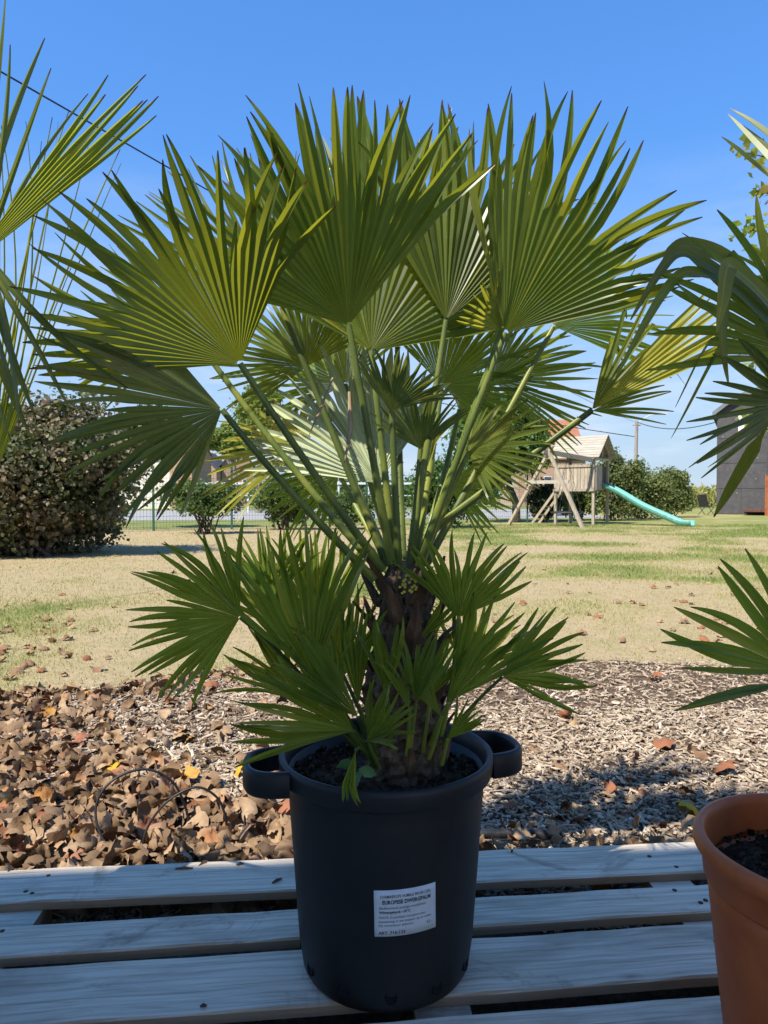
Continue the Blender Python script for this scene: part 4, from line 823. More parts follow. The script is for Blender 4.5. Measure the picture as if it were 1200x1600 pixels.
# ------------------------------------------------------------------ palms
def fan_mesh(hub, tip, spread, n, roll=0, droop=0.05, fuse=0.45, cup=0.15, seed=0, fold=0.85, side=0.30, curl=0.0, jit=1.7, wmul=1.0, asym=0.0, kink=0.0):
    q = np.random.default_rng(seed); hub = Vector(hub); tip = Vector(tip); a = tip - hub; Ln = a.length; a.normalize()
    view = (hub - CAM).normalized(); b = a.cross(view).normalized(); b = Matrix.Rotation(math.radians(roll), 3, a) @ b; c = a.cross(b).normalized()
    a, b, c = np.array(a), np.array(b), np.array(c); hubn = np.array(hub)
    S = math.radians(spread); dphi = 2 * S / n; rows = np.array([0.015, 0.10, 0.22, 0.34, 0.45, 0.55, 0.65, 0.75, 0.84, 0.91, 0.96, 1.0]); V = []; Fc = []; T_ = []; R_ = []; RB = []; base = 0; nr = len(rows)
    for i in range(n):
        ph_ = -S + dphi * (i + 0.5); rel = abs(ph_) / math.pi
        Li = Ln * (1 - side * (2 * rel) ** 1.7 * (1 + asym * np.sign(ph_))) * q.uniform(0.93, 1.05); fz = fuse * q.uniform(0.88, 1.1)
        if q.random() < 0.05: Li *= q.uniform(0.6, 0.9)
        ja, jn, jl = q.normal() * 0.035 * jit, q.normal() * 0.05 * jit, q.normal() * 0.014 * jit; rn = q.random(); dk_ = droop * q.uniform(0.6, 1.5); cl_ = curl * q.uniform(0.5, 1.5); fo = fold * q.uniform(0.8, 1.3)
        bent = q.random() < kink; bt = q.uniform(0.5, 0.8); tw = q.normal() * 0.35 * jit
        w0 = fz * Li * math.tan(dphi / 2) * wmul
        cols = [[], [], []]; tv = []
        for t_ in rows:
            s = max(0.0, (t_ - fz) / (1 - fz)); p_ = ph_ + ja * s; rr = t_ * Li; dr = math.cos(p_) * a + math.sin(p_) * b; lt = -math.sin(p_) * a + math.cos(p_) * b
            ctr = hubn + dr * rr + c * (-cup * rr * (1 - math.cos(p_)) + jn * s * Li * 0.6 + cl_ * t_ * t_ * Li) + lt * (jl * s * s * Li)
            ctr = ctr + np.array([0, 0, -1.0]) * (dk_ * Li * t_ ** 2.4)
            if bent and t_ > bt: ctr = ctr + np.array([0, 0, -1.0]) * (t_ - bt) * Li * 0.9 - dr * (t_ - bt) * Li * 0.45
            wv = rr * math.tan(dphi / 2) * (1 if s == 0 else 0) if s == 0 else w0 * (1 - s ** 5) * (1 - 0.38 * s) + 0.0008
            tws = tw * s; lt2 = lt * math.cos(tws) + c * math.sin(tws); cn = c * math.cos(tws) - lt * math.sin(tws)
            hf = wv * fo
            cols[0].append(ctr - lt2 * wv + cn * hf * 0.5); cols[1].append(ctr - cn * hf * 0.5); cols[2].append(ctr + lt2 * wv + cn * hf * 0.5)
        for side_ in (0, 1):
            L_, R2 = (cols[0], cols[1]) if side_ == 0 else (cols[1], cols[2])
            for j in range(nr):
                V += [L_[j], R2[j]]; T_ += [rows[j]] * 2; R_ += [rn] * 2; RB += ([0, 1] if side_ == 0 else [1, 0])
            for j in range(nr - 1): Fc.append((base + 2 * j, base + 2 * j + 1, base + 2 * j + 3, base + 2 * j + 2))
            base += 2 * nr
    return np_mesh('frond', np.array(V), np.array(Fc), True, {'t': T_, 'rnd': R_, 'rib': RB})
def petiole(p0, via, hub, r0, r1, spines=True, seed=0):
    p0, via, hub = Vector(p0), Vector(via), Vector(hub); pts = []; rad = []
    for i in range(15):
        t_ = i / 14; pts.append(p0 * (1 - t_) ** 2 + via * 2 * t_ * (1 - t_) + hub * t_ * t_); rad.append(r0 + (r1 - r0) * t_ ** 0.7)
    mb = MB().tube(pts, rad, 8, 0.7, side=(1, 0.15, 0))
    if spines:
        q = random.Random(seed)
        for i in range(1, 13):
            for s_ in (-1, 1):
                k_ = q.random(); p_ = pts[i].lerp(pts[i + 1], k_); d = (pts[i + 1] - pts[i]).normalized(); sd = Vector((1, 0.15, 0)); sd = (sd - d * sd.dot(d)).normalized() * s_
                rr = rad[i] * 0.92; mb.add([p_ + sd * rr - d * 0.0016, p_ + sd * rr + d * 0.0016, p_ + sd * rr + Vector((0, .0012, 0)), p_ + sd * (rr + 0.0035) + d * 0.003], [(0, 1, 3), (1, 2, 3), (2, 0, 3)])
    return mb
def frond(palm, hub, tip, spread, n, base, via=None, mat='palm', r0=0.0092, r1=0.0055, pm='petiole', label=None, **kw):
    hubp, tipp, basep = P(*hub), P(*tip), P(*base)
    viap = P(*via) if via else basep.lerp(hubp, 0.5) + Vector((0, 0, 0.02))
    o = link('frond', fan_mesh(hubp - palm.location, tipp - palm.location, spread, n, **kw) if False else fan_local(palm, hubp, tipp, spread, n, **kw), M[mat], palm)
    pb = petiole(basep - palm.location, viap - palm.location, hubp - palm.location, r0, r1, r0 > 0.006, kw.get('seed', 0)); pb.build('petiole', M[pm], o)
    if label: o['label'] = label
    return o
def fan_local(palm, hubp, tipp, spread, n, **kw):
    me_ = fan_mesh(hubp, tipp, spread, n, **kw); me_.transform(Matrix.Translation(-palm.location)); return me_

PALM = empty('fan_palm', (0.03, 1.478, DECK + 0.385), 0, 'large fan palm with fanned fronds and basal suckers in the black pot', 'palm')
D0 = 1.478
# trunk: shaggy fibre column
r = np.random.default_rng(91); tv = []; na, nz_ = 40, 40; zt0, zt1 = -0.02, 0.455
lean = lambda t_: (0.012 * t_ + 0.006, 0.0)
for i in range(nz_ + 1):
    t_ = i / nz_; rb = (0.066 - 0.012 * t_ + 0.012 * math.sin(t_ * 5)) * (1 if t_ < 0.9 else 1 - (t_ - 0.9) * 3)
    for j in range(na):
        a = 2 * math.pi * j / na; scl = 1 + 0.16 * max(0, math.sin(a * 4 + t_ * 16)) + 0.10 * r.normal(); tv.append((rb * scl * math.cos(a) + lean(t_)[0], rb * scl * math.sin(a), zt0 + (zt1 - zt0) * t_))
tf = [(i * na + j, i * na + (j + 1) % na, (i + 1) * na + (j + 1) % na, (i + 1) * na + j) for i in range(nz_) for j in range(na)] + [tuple(nz_ * na + j for j in range(na))]
trunk = MB().add(tv, tf, False).build('trunk', M['fibre'], PALM)
hair = MB()
for i in range(420):
    t_ = r.random(); a = r.random() * 6.283; rb = 0.066; p0 = Vector((rb * math.cos(a) + 0.012, rb * math.sin(a), zt0 + (zt1 - zt0) * t_)); d = Vector((math.cos(a), math.sin(a), 0)) * r.uniform(0.2, 1) + Vector((r.normal() * .6, r.normal() * .6, r.uniform(-1, 1)))
    d = d.normalized() * r.uniform(0.02, 0.05); hair.tube([p0 - d * 0.3, p0 + d * 0.4, p0 + d + Vector((0, 0, -0.008))], [0.0011, 0.0008, 0.0003], 3, cap=False)
hf_ = hair.build('trunk_hair', M['fibre'], trunk); hf_['kind'] = 'stuff'
for i in range(34):
    t_ = 0.08 + 0.9 * i / 34; a = i * 2.4; rb = 0.062; z_ = zt0 + (zt1 - zt0) * t_; dv = Vector((math.cos(a), math.sin(a), 0)); sd = Vector((-math.sin(a), math.cos(a), 0)); Ls = r.uniform(0.035, 0.085)
    b0 = dv * rb * 0.8 + Vector((0.012, 0, z_ - 0.035)); b1 = dv * (rb + 0.022) + Vector((0.012, 0, z_ + Ls * 0.4)); b2 = dv * (rb + 0.03 + 0.03 * r.random()) + Vector((0.012, 0, z_ + Ls)); ww = 0.027
    MB().add([b0 - sd * ww, b0 + sd * ww, b0 + dv * 0.016, b1 - sd * ww * .5, b1 + sd * ww * .5, b1 + dv * 0.010, b2 - sd * .004, b2 + sd * .004, b2 + dv * .004],
             [(0, 2, 5, 3), (2, 1, 4, 5), (1, 0, 3, 4), (3, 5, 8, 6), (5, 4, 7, 8), (4, 3, 6, 7), (6, 8, 7)]).build('leaf_base', M['stub'], PALM)
fl_ = MB()
for i in range(26):
    c_ = P(r.uniform(624, 652), r.uniform(898, 928), 1.395) - PALM.location; fl_.lathe([(0, -.003), (.0028, -.0015), (.003, .0012), (0, .003)], 6, c_)
fl_.build('flower_cluster', M['flower'], PALM)

B_ = lambda px, py=885, d=D0: (px, py, d)
fr_ = [
 # hub, tip, spread, n, base, via, kwargs
 ((545, 508, 1.30), (440, 140, 1.13), 58, 29, B_(612, 880, 1.42), (578, 690, 1.33), dict(seed=1, roll=8, side=0.36, cup=0.10, fuse=0.6, asym=1.0, droop=0.015, label='tallest front fan pointing straight up')),
 ((375, 568, 1.27), (128, 270, 1.04), 60, 29, B_(598, 890, 1.42), (470, 715, 1.30), dict(seed=2, roll=-14, side=0.22, cup=0.14, fuse=0.6, droop=0.03, label='broad fan spreading to the upper left')),
 ((347, 640, 1.31), (60, 618, 1.08), 60, 28, B_(585, 905, 1.43), (430, 750, 1.33), dict(seed=3, roll=28, side=0.35, cup=0.2, fuse=0.55, droop=0.04, mat='palm_dark', asym=0.8)),
 ((697, 500, 1.46), (745, 175, 1.47), 42, 20, B_(640, 880, 1.46), (668, 690, 1.45), dict(seed=4, roll=12, side=0.30, cup=0.12, fuse=0.6, droop=0.01)),
 ((790, 520, 1.36), (985, 180, 1.14), 47, 25, B_(655, 885, 1.43), (722, 690, 1.37), dict(seed=5, roll=-10, asym=-0.9, side=0.4, cup=0.12, fuse=0.6, droop=0.02, label='broad fan spreading to the upper right')),
 ((580, 548, 1.44), (632, 170, 1.52), 70, 28, B_(618, 885, 1.46), (597, 700, 1.44), dict(seed=6, roll=5, side=0.42, cup=0.1, fuse=0.6, droop=0.01)),
 ((612, 642, 1.40), (642, 545, 1.30), 52, 22, B_(622, 880, 1.44), (617, 760, 1.41), dict(seed=7, roll=0, side=0.2, cup=0.1, fuse=0.55, mat='palm_dark')),
 ((592, 755, 1.58), (500, 540, 1.62), 58, 26, B_(632, 890, 1.50), (600, 830, 1.57), dict(seed=8, roll=0, side=0.2, cup=0.05, fuse=0.6, mat='palm_pale', label='pale silvery fan behind the petioles')),
 ((657, 702, 1.46), (648, 600, 1.40), 56, 22, B_(640, 880, 1.47), (650, 800, 1.46), dict(seed=9, roll=0, side=0.25, mat='palm_dark')),
 ((690, 602, 1.52), (800, 470, 1.60), 86, 34, B_(648, 880, 1.48), (672, 740, 1.50), dict(seed=10, roll=10, side=0.3, droop=0.02, mat='palm_young')),
 ((770, 592, 1.60), (925, 545, 1.72), 66, 32, B_(660, 880, 1.52), (710, 740, 1.56), dict(seed=11, roll=-15, side=0.25, droop=0.05, mat='palm_young')),
 ((732, 706, 1.44), (862, 668, 1.40), 84, 32, B_(658, 880, 1.46), (690, 800, 1.45), dict(seed=12, roll=-35, side=0.3, droop=0.08)),
 ((925, 640, 1.42), (1140, 488, 1.36), 13, 9, B_(672, 830, 1.46), (800, 735, 1.43), dict(seed=13, roll=-5, side=0.25, droop=0.01, fuse=0.62, cup=0.3, fold=0.9, jit=0.8, mat='palm_yellow', label='half-closed yellow-lit fan on a long petiole at the right')),
 ((925, 641, 1.425), (1030, 430, 1.40), 15, 5, B_(672, 830, 1.462), (800, 735, 1.435), dict(seed=23, roll=10, fuse=0.3, kink=0.6)),
 ((925, 642, 1.42), (1050, 622, 1.36), 22, 6, B_(672, 832, 1.462), (800, 736, 1.435), dict(seed=24, roll=20, fuse=0.3, droop=0.06, mat='palm_young')),
 ((655, 800, 1.50), (672, 640, 1.50), 7, 6, B_(648, 885, 1.49), (652, 845, 1.49), dict(seed=25, fuse=0.9, fold=1.2, mat='palm_dark')),
 ((530, 740, 1.66), (420, 790, 1.75), 50, 22, B_(618, 895, 1.54), (570, 820, 1.6), dict(seed=26, droop=0.12, mat='palm_young')),
 ((700, 760, 1.64), (800, 770, 1.72), 46, 18, B_(650, 895, 1.54), (680, 830, 1.6), dict(seed=27, droop=0.1, mat='palm_young')),
 ((480, 572, 1.62), (400, 440, 1.72), 92, 34, B_(612, 885, 1.52), (540, 730, 1.58), dict(seed=14, roll=0, side=0.25, droop=0.03)),
 ((440, 480, 1.50), (330, 230, 1.56), 46, 26, B_(606, 885, 1.48), (520, 680, 1.50), dict(seed=15, roll=12, side=0.25, droop=0.02)),
 ((620, 470, 1.68), (700, 215, 1.82), 66, 34, B_(630, 880, 1.54), (622, 680, 1.62), dict(seed=16, roll=0, side=0.3, mat='palm_young')),
 ((465, 705, 1.62), (345, 650, 1.75), 82, 30, B_(608, 895, 1.53), (530, 800, 1.58), dict(seed=17, roll=30, side=0.25, droop=0.10, mat='palm_yellow')),
 ((865, 510, 1.56), (1010, 395, 1.66), 60, 30, B_(664, 885, 1.50), (765, 700, 1.53), dict(seed=18, roll=-10, side=0.25, droop=0.05, mat='palm_young')),
 ((300, 520, 1.48), (100, 470, 1.48), 56, 28, B_(596, 895, 1.48), (440, 720, 1.48), dict(seed=19, roll=20, side=0.25, droop=0.04)),
 ((540, 600, 1.72), (455, 470, 1.85), 80, 30, B_(620, 885, 1.54), (570, 740, 1.64), dict(seed=20, roll=0, side=0.25, mat='palm_young')),
 ((783, 517, 1.39), (748, 435, 1.30), 44, 12, B_(650, 890, 1.47), (720, 700, 1.42), dict(seed=21, roll=40, side=0.2, mat='palm_yellow', label='small yellowish fan in front of the upper right fan')),
 ((718, 640, 1.68), (805, 610, 1.80), 84, 30, B_(652, 885, 1.54), (690, 770, 1.6), dict(seed=22, roll=-10, side=0.25, droop=0.06, mat='palm_young')),
]
for hub, tip, spd, n_, bs, via, kw in fr_:
    lab = kw.pop('label', None); mt = kw.pop('mat', 'palm'); frond(PALM, hub, tip, spd, n_, bs, via, mt, label=lab, **kw)
S0 = 1.478
sk = [
 ((375, 965, 1.30), (195, 925, 1.24), 76, 24, (545, 1150, 1.42), (470, 1040, 1.34), dict(seed=31, roll=-10, side=0.12, droop=0.05, asym=-0.2)),
 ((488, 1052, 1.34), (448, 815, 1.30), 40, 16, (560, 1165, 1.42), (520, 1110, 1.37), dict(seed=32, roll=15, side=0.3, droop=0.01)),
 ((553, 1142, 1.30), (372, 1070, 1.22), 38, 13, (580, 1180, 1.38), (572, 1165, 1.34), dict(seed=33, roll=-20, side=0.2, droop=0.04)),
 ((716, 965, 1.38), (745, 825, 1.34), 56, 16, (690, 1150, 1.42), (710, 1060, 1.38), dict(seed=34, roll=10, side=0.15, droop=0.02)),
 ((785, 1058, 1.36), (918, 1005, 1.32), 50, 14, (690, 1165, 1.42), (725, 1110, 1.38), dict(seed=35, roll=-20, side=0.15, droop=0.05)),
 ((700, 1098, 1.36), (810, 940, 1.34), 26, 9, (670, 1165, 1.42), (685, 1130, 1.38), dict(seed=36, roll=5, side=0.2)),
 ((605, 1090, 1.32), (598, 955, 1.30), 20, 6, (612, 1170, 1.38), (608, 1130, 1.35), dict(seed=37, roll=0, side=0.2)),
 ((650, 1100, 1.31), (680, 985, 1.29), 26, 8, (640, 1175, 1.38), (644, 1140, 1.34), dict(seed=38, roll=20, side=0.2)),
 ((425, 940, 1.52), (420, 815, 1.54), 46, 15, (560, 1150, 1.50), (500, 1050, 1.51), dict(seed=39, roll=0, side=0.2, mat='palm_young')),
 ((520, 1080, 1.44), (532, 890, 1.46), 34, 14, (570, 1160, 1.46), (540, 1120, 1.45), dict(seed=40, roll=0, side=0.2)),
 ((500, 980, 1.56), (485, 815, 1.58), 44, 18, (580, 1150, 1.52), (540, 1060, 1.54), dict(seed=41, roll=10, side=0.2, mat='palm_young')),
 ((560, 1120, 1.28), (440, 1000, 1.22), 24, 8, (585, 1185, 1.36), (570, 1150, 1.32), dict(seed=42, roll=25, side=0.2, droop=0.03)),
 ((575, 1160, 1.27), (625, 1075, 1.24), 34, 10, (592, 1200, 1.33), (583, 1180, 1.30), dict(seed=43, roll=-10, side=0.2, droop=0.03)),
 ((700, 1155, 1.34), (750, 1100, 1.32), 24, 8, (690, 1195, 1.38), (694, 1175, 1.36), dict(seed=44, roll=0)),
 ((640, 1060, 1.56), (680, 950, 1.58), 30, 10, (640, 1160, 1.54), (640, 1110, 1.55), dict(seed=45, roll=0)),
 ((730, 1050, 1.54), (770, 930, 1.58), 50, 16, (680, 1155, 1.50), (700, 1100, 1.52), dict(seed=46, roll=0)),
 ((470, 1095, 1.38), (372, 995, 1.36), 30, 11, (560, 1170, 1.42), (520, 1130, 1.40), dict(seed=47, roll=10, side=0.2, droop=0.03)),
 ((560, 1100, 1.36), (548, 935, 1.36), 16, 6, (590, 1180, 1.40), (575, 1140, 1.38), dict(seed=50)),
 ((640, 1110, 1.32), (612, 1010, 1.29), 16, 5, (635, 1180, 1.38), (640, 1150, 1.35), dict(seed=51, roll=30)),
 ((672, 1090, 1.38), (722, 1000, 1.37), 18, 7, (660, 1175, 1.41), (668, 1130, 1.39), dict(seed=52)),
 ((690, 1120, 1.33), (640, 1040, 1.31), 16, 5, (670, 1185, 1.38), (684, 1150, 1.35), dict(seed=53, roll=-20)),
 ((530, 1110, 1.33), (500, 985, 1.32), 20, 8, (575, 1180, 1.38), (548, 1145, 1.35), dict(seed=54)),
 ((655, 1000, 1.42), (720, 925, 1.40), 14, 5, (650, 1150, 1.43), (650, 1070, 1.42), dict(seed=55)),
 ((445, 1000, 1.48), (390, 870, 1.50), 30, 11, (565, 1160, 1.48), (500, 1080, 1.48), dict(seed=56)),
 ((556, 1172, 1.26), (540, 1250, 1.22), 12, 4, (585, 1195, 1.33), (565, 1160, 1.29), dict(seed=48, roll=0, fuse=0.7, mat='palm_young', droop=0.1, label='small drooping leaf over the pot rim')),
 ((572, 1158, 1.265), (612, 1140, 1.23), 30, 5, (588, 1195, 1.33), (578, 1170, 1.29), dict(seed=49, roll=30, fuse=0.6, mat='palm_young', droop=0.1)),
]
for hub, tip, spd, n_, bs, via, kw in sk:
    lab = kw.pop('label', None); mt = kw.pop('mat', 'palm_young'); kw.setdefault('fuse', 0.5); kw.setdefault('fold', 1.25); kw.setdefault('jit', 2.3)
    frond(PALM, hub, tip, spd, n_, bs, via, mt, 0.005, 0.0035, label=lab, **kw)
for (a, b_, c_) in (((520, 590, 1.30), (500, 640, 1.29), (482, 682, 1.29)), ((546, 612, 1.34), (548, 670, 1.33), (538, 725, 1.33))):
    MB().tube([P(*a) - PALM.location, P(*b_) - PALM.location, P(*c_) - PALM.location], [0.003, 0.0048, 0.001], 6, 0.4).build('dry_leaf_tip', M['dry'], PALM)
for i, (x_, y_, s_) in enumerate([(542, 1196, 0.05), (560, 1214, 0.045), (575, 1206, 0.04), (552, 1188, 0.035)]):
    c_ = P(x_, y_, 1.30); q = random.Random(i); v = [(-.5, 0, 0), (-.15, -.28, .05), (.2, -.2, .05), (.5, 0, -.08), (.2, .2, .05), (-.15, .28, .05), (0, 0, -.03)]
    o = MB().add([Vector(t_) * s_ for t_ in v], [(0, 1, 6), (1, 2, 6), (2, 3, 6), (3, 4, 6), (4, 5, 6), (5, 0, 6)], True)
    if i == 0: wd_ = empty('weed', P(555, 1212, 1.32), 0, 'small broad-leaved weed growing at the front of the black pot', 'weed')
    ob = o.build('leaf', M['weed'], wd_); ob.location = c_ - wd_.location; ob.rotation_euler = (0.9 + q.uniform(-.4, .4), q.uniform(-.5, .5), q.uniform(0, 6))
MB().tube([(0, 0, -0.03), (0, 0, 0.012), (-0.008, 0, 0.03)], [0.002, 0.002, 0.001], 5).build('stem', M['weed'], wd_)

# right palm, rooted in the terracotta pot
RP = empty('potted_palm', (TC.x, TC.y, DECK + 0.34), 0, 'palm in the terracotta pot whose fronds reach in from the right', 'palm')
def stemtrunk(parent, h, r0, seed):
    q = np.random.default_rng(seed); v = []; na_, nn = 24, 24
    for i in range(nn + 1):
        for j in range(na_):
            a = 6.2832 * j / na_; rr = r0 * (1.1 - 0.25 * i / nn) * (1 + 0.12 * q.normal()); v.append((rr * math.cos(a), rr * math.sin(a), -0.03 + h * i / nn))
    f = [(i * na_ + j, i * na_ + (j + 1) % na_, (i + 1) * na_ + (j + 1) % na_, (i + 1) * na_ + j) for i in range(nn) for j in range(na_)] + [tuple(nn * na_ + j for j in range(na_))]
    return MB().add(v, f).build('trunk', M['fibre'], parent)
stemtrunk(RP, 0.45, 0.055, 3)
TB = Vector((TC.x, TC.y, DECK + 0.34))
def toP(v): # inverse: world point -> (px,py,d)
    v = Vector(v) - CAM; z_ = v.dot(FW); return (600 + F * v.x / z_, 800 - F * v.dot(UP) / z_, v.y)
rb = toP(TB + Vector((0, 0, 0.40)))
rf_ = [
 ((1262, 560, 1.20), (1042, 385, 1.12), 34, 14, rb, dict(seed=61, roll=35, droop=0.06, side=0.2, kink=0.3, fuse=0.55, fold=0.6, wmul=1.0, mat='palm_young')),  # lighter leaf colour stands in for sunlight on this fan
 ((1232, 630, 1.14), (1098, 608, 1.06), 62, 17, rb, dict(seed=62, roll=-10, droop=0.02, side=0.2, fuse=0.3, mat='palm_dark', wmul=1.25)),
 ((1205, 655, 1.05), (1114, 805, 0.98), 5, 1, rb, dict(seed=63, roll=0, droop=0.02, fuse=0.3, wmul=1.5, jit=0.2)),
 ((1248, 1052, 1.08), (1098, 890, 1.00), 40, 10, toP(TB + Vector((0, 0, 0.15))), dict(seed=64, roll=10, droop=0.03, side=0.1, fuse=0.45, mat='palm_young', wmul=0.9)),
 ((1245, 1062, 1.08), (1040, 1114, 1.00), 7, 2, toP(TB + Vector((0, 0, 0.13))), dict(seed=65, roll=55, droop=0.02, fuse=0.3, mat='palm_young', wmul=1.8)),
 ((1275, 500, 1.24), (1135, 420, 1.18), 30, 10, rb, dict(seed=66, roll=25, droop=0.05, kink=0.4, side=0.2)),
 ((1400, 480, 1.3), (1560, 300, 1.4), 80, 28, rb, dict(seed=67)), ((1380, 640, 1.3), (1600, 640, 1.3), 80, 28, rb, dict(seed=68)), ((1330, 380, 1.4), (1480, 150, 1.6), 60, 24, rb, dict(seed=69)),
]
for hub, tip, spd, n_, bs, kw in rf_:
    mt = kw.pop('mat', 'palm'); frond(RP, hub, tip, spd, n_, bs, None, mt, **kw)

def ribbon(pts, widths, nrm=(0, -1, 0.25)):
    pts = smooth_path(pts, 6); n_ = len(pts); v = []; f = []
    for i, q_ in enumerate(pts):
        d = (pts[min(i + 1, n_ - 1)] - pts[max(i - 1, 0)]).normalized(); a = d.cross(Vector(nrm)).normalized(); u_ = i / (n_ - 1) * (len(widths) - 1); k_ = min(int(u_), len(widths) - 2); w_ = widths[k_] + (widths[k_ + 1] - widths[k_]) * (u_ - k_)
        v += [q_ - a * w_ + Vector((0, -w_ * .4, 0)), q_, q_ + a * w_ + Vector((0, -w_ * .4, 0))]
    for i in range(n_ - 1):
        f += [(3 * i, 3 * i + 1, 3 * i + 4, 3 * i + 3), (3 * i + 1, 3 * i + 2, 3 * i + 5, 3 * i + 4)]
    me_ = np_mesh('bent_leaf_segment', np.array([tuple(x) for x in v]), np.array(f), True, {'t': np.repeat(np.linspace(0.2, 0.97, n_), 3), 'rnd': np.full(3 * n_, random.random() * 0.8), 'rib': np.tile([0, 1, 0], n_)})
    return me_
def smooth_path(pts, n_=8):
    o = []
    for i in range(len(pts) - 1):
        p0, p1, p2, p3 = pts[max(i - 1, 0)], pts[i], pts[i + 1], pts[min(i + 2, len(pts) - 1)]
        for k_ in range(n_):
            t_ = k_ / n_; o.append(0.5 * ((2 * p1) + (p2 - p0) * t_ + (2 * p0 - 5 * p1 + 4 * p2 - p3) * t_ ** 2 + (3 * p1 - p0 - 3 * p2 + p3) * t_ ** 3))
    return o + [pts[-1]]
for pp, ww, mt in [([(1262, 560, 1.16), (1200, 470, 1.10), (1150, 422, 1.07), (1136, 420, 1.06), (1128, 470, 1.05), (1120, 520, 1.05)], [.009, .012, .013, .013, .009, .001], 'palm_yellow'),
                   ([(1262, 560, 1.18), (1180, 470, 1.14), (1100, 410, 1.10), (1060, 395, 1.09), (1030, 425, 1.08), (985, 500, 1.08)], [.008, .010, .010, .009, .007, .001], 'palm'),
                   ([(1262, 562, 1.19), (1160, 455, 1.15), (1085, 425, 1.12), (1050, 440, 1.11), (1010, 500, 1.10), (962, 590, 1.10)], [.008, .009, .009, .008, .006, .001], 'palm_young'),
                   ([(1262, 560, 1.17), (1190, 490, 1.12), (1140, 450, 1.09), (1128, 500, 1.08), (1131, 560, 1.08), (1138, 600, 1.08)], [.008, .009, .009, .008, .005, .001], 'palm'),
                   ([(1262, 560, 1.2), (1150, 420, 1.17), (1080, 385, 1.15), (1048, 395, 1.14), (1036, 415, 1.14)], [.012, .016, .015, .010, .001], 'palm')]:
    link('bent_leaf_segment', (lambda m_: (m_.transform(Matrix.Translation(-RP.location)), m_)[1])(ribbon([P(*q_) for q_ in pp], ww)), M[mt], RP)

# left palm (its pot stands just outside the frame)
LB = Vector((-1.12, 1.30, DECK)); e = empty('nursery_pot', LB + Vector((0, 0, 0.002)), 0, 'black nursery pot outside the left edge holding the left palm', 'pot')
MB().lathe(prof + inner, 64).build('body', M['blackpot'], e); MB().lathe(rim, 64).build('rim', M['blackpot'], e); soil_disc('soil', e, 0.203, 0.340, M['potsoil'], 15, 300)
LP = empty('narrow_leaved_palm', LB + Vector((0, 0, 0.34)), 0, 'palm with long thin leaf strips reaching in from the left edge', 'palm')
stemtrunk(LP, 0.75, 0.06, 5); lb = toP(LB + Vector((0, 0, 1.05)))
lf_ = [
 ((-60, 425, 1.16), (228, 132, 1.10), 7, 9, dict(seed=71, roll=30, droop=0.0, side=0.1, fuse=0.6, jit=0.7, cup=0.4, fold=0.9)),
 ((-50, 470, 1.20), (80, 100, 1.18), 6, 3, dict(seed=72, roll=20, droop=0.0, side=0.2, fuse=0.3, wmul=0.9, mat='palm_dark')),
 ((-55, 350, 1.16), (40, 680, 1.10), 20, 9, dict(seed=73, roll=20, droop=0.02, side=0.2, fuse=0.3, wmul=1.25, mat='palm_dark')),
 ((-15, 760, 1.60), (105, 215, 1.60), 9, 13, dict(seed=74, roll=15, droop=0.0, side=0.05, fuse=0.2, wmul=0.8)),
 ((-45, 420, 1.2), (22, 20, 1.2), 5, 2, dict(seed=78, roll=30, droop=0.0, fuse=0.3, mat='palm_dark')),
 ((-330, 420, 1.2), (-560, 300, 1.1), 80, 26, dict(seed=76)), ((-280, 560, 1.1), (-420, 640, 0.9), 80, 26, dict(seed=77)),
]
for hub, tip, spd, n_, kw in lf_:
    mt = kw.pop('mat', 'palm'); frond(LP, hub, tip, spd, n_, lb, None, mt, **kw)

# ------------------------------------------------------------------ maple twigs at the right edge
tb = gbase(1460, 6.2); MT = empty('maple_tree', tb, 0, 'light green maple with twigs reaching in at the right edge', 'tree')
mb = MB().tube([(0, 0, -0.05), (0.05, 0, 2), (0.0, 0.05, 4.5), (0.1, 0, 6)], [0.14, 0.11, 0.07, 0.03], 9)
ends = [(P(1172, 240, 6.0), 0.16), (P(1195, 300, 6.0), 0.12), (P(1168, 358, 5.9), 0.13), (P(1190, 395, 5.9), 0.13), (P(1180, 445, 6.0), 0.14), (P(1182, 475, 5.9), 0.12), (P(1172, 655, 5.6), 0.10), (P(1192, 670, 5.6), 0.12), (P(1205, 590, 5.7), 0.14), (P(1185, 560, 5.9), 0.10), (P(1215, 360, 6), 0.18), (P(1215, 470, 6), 0.2), (P(1240, 240, 6), 0.2)]
cl = []
for q_, s_ in ends:
    l_ = q_ - Vector(tb); z0 = max(1.2, l_.z - 0.5); mb.tube([(0.03, 0, z0), (l_.x * 0.5, l_.y * 0.5, (z0 + l_.z) / 2 + 0.12), l_], [0.03, 0.016, 0.004], 6); cl.append((np.array(l_), np.array((s_, s_ * 1.2, s_ * 0.9)), 26))
mb.build('trunk', M['bark'], MT); rg = np.random.default_rng(5)
for i in range(40):
    d = rg.normal(size=3); d /= np.linalg.norm(d); c_ = np.array((0.6, 0.2, 4.6)) + d * np.array((1.0, 1.4, 1.6)) * rg.random() ** 0.4
    if c_[0] > -0.55: cl.append((c_, np.array((.4, .4, .35)), 110))
V_, F_, A_ = leaf_cloud(cl, 0.055, rg, 0.3, 0.8); link('crown', np_mesh('crown', V_, F_, False, {'rnd': A_}), M['maple'], MT)

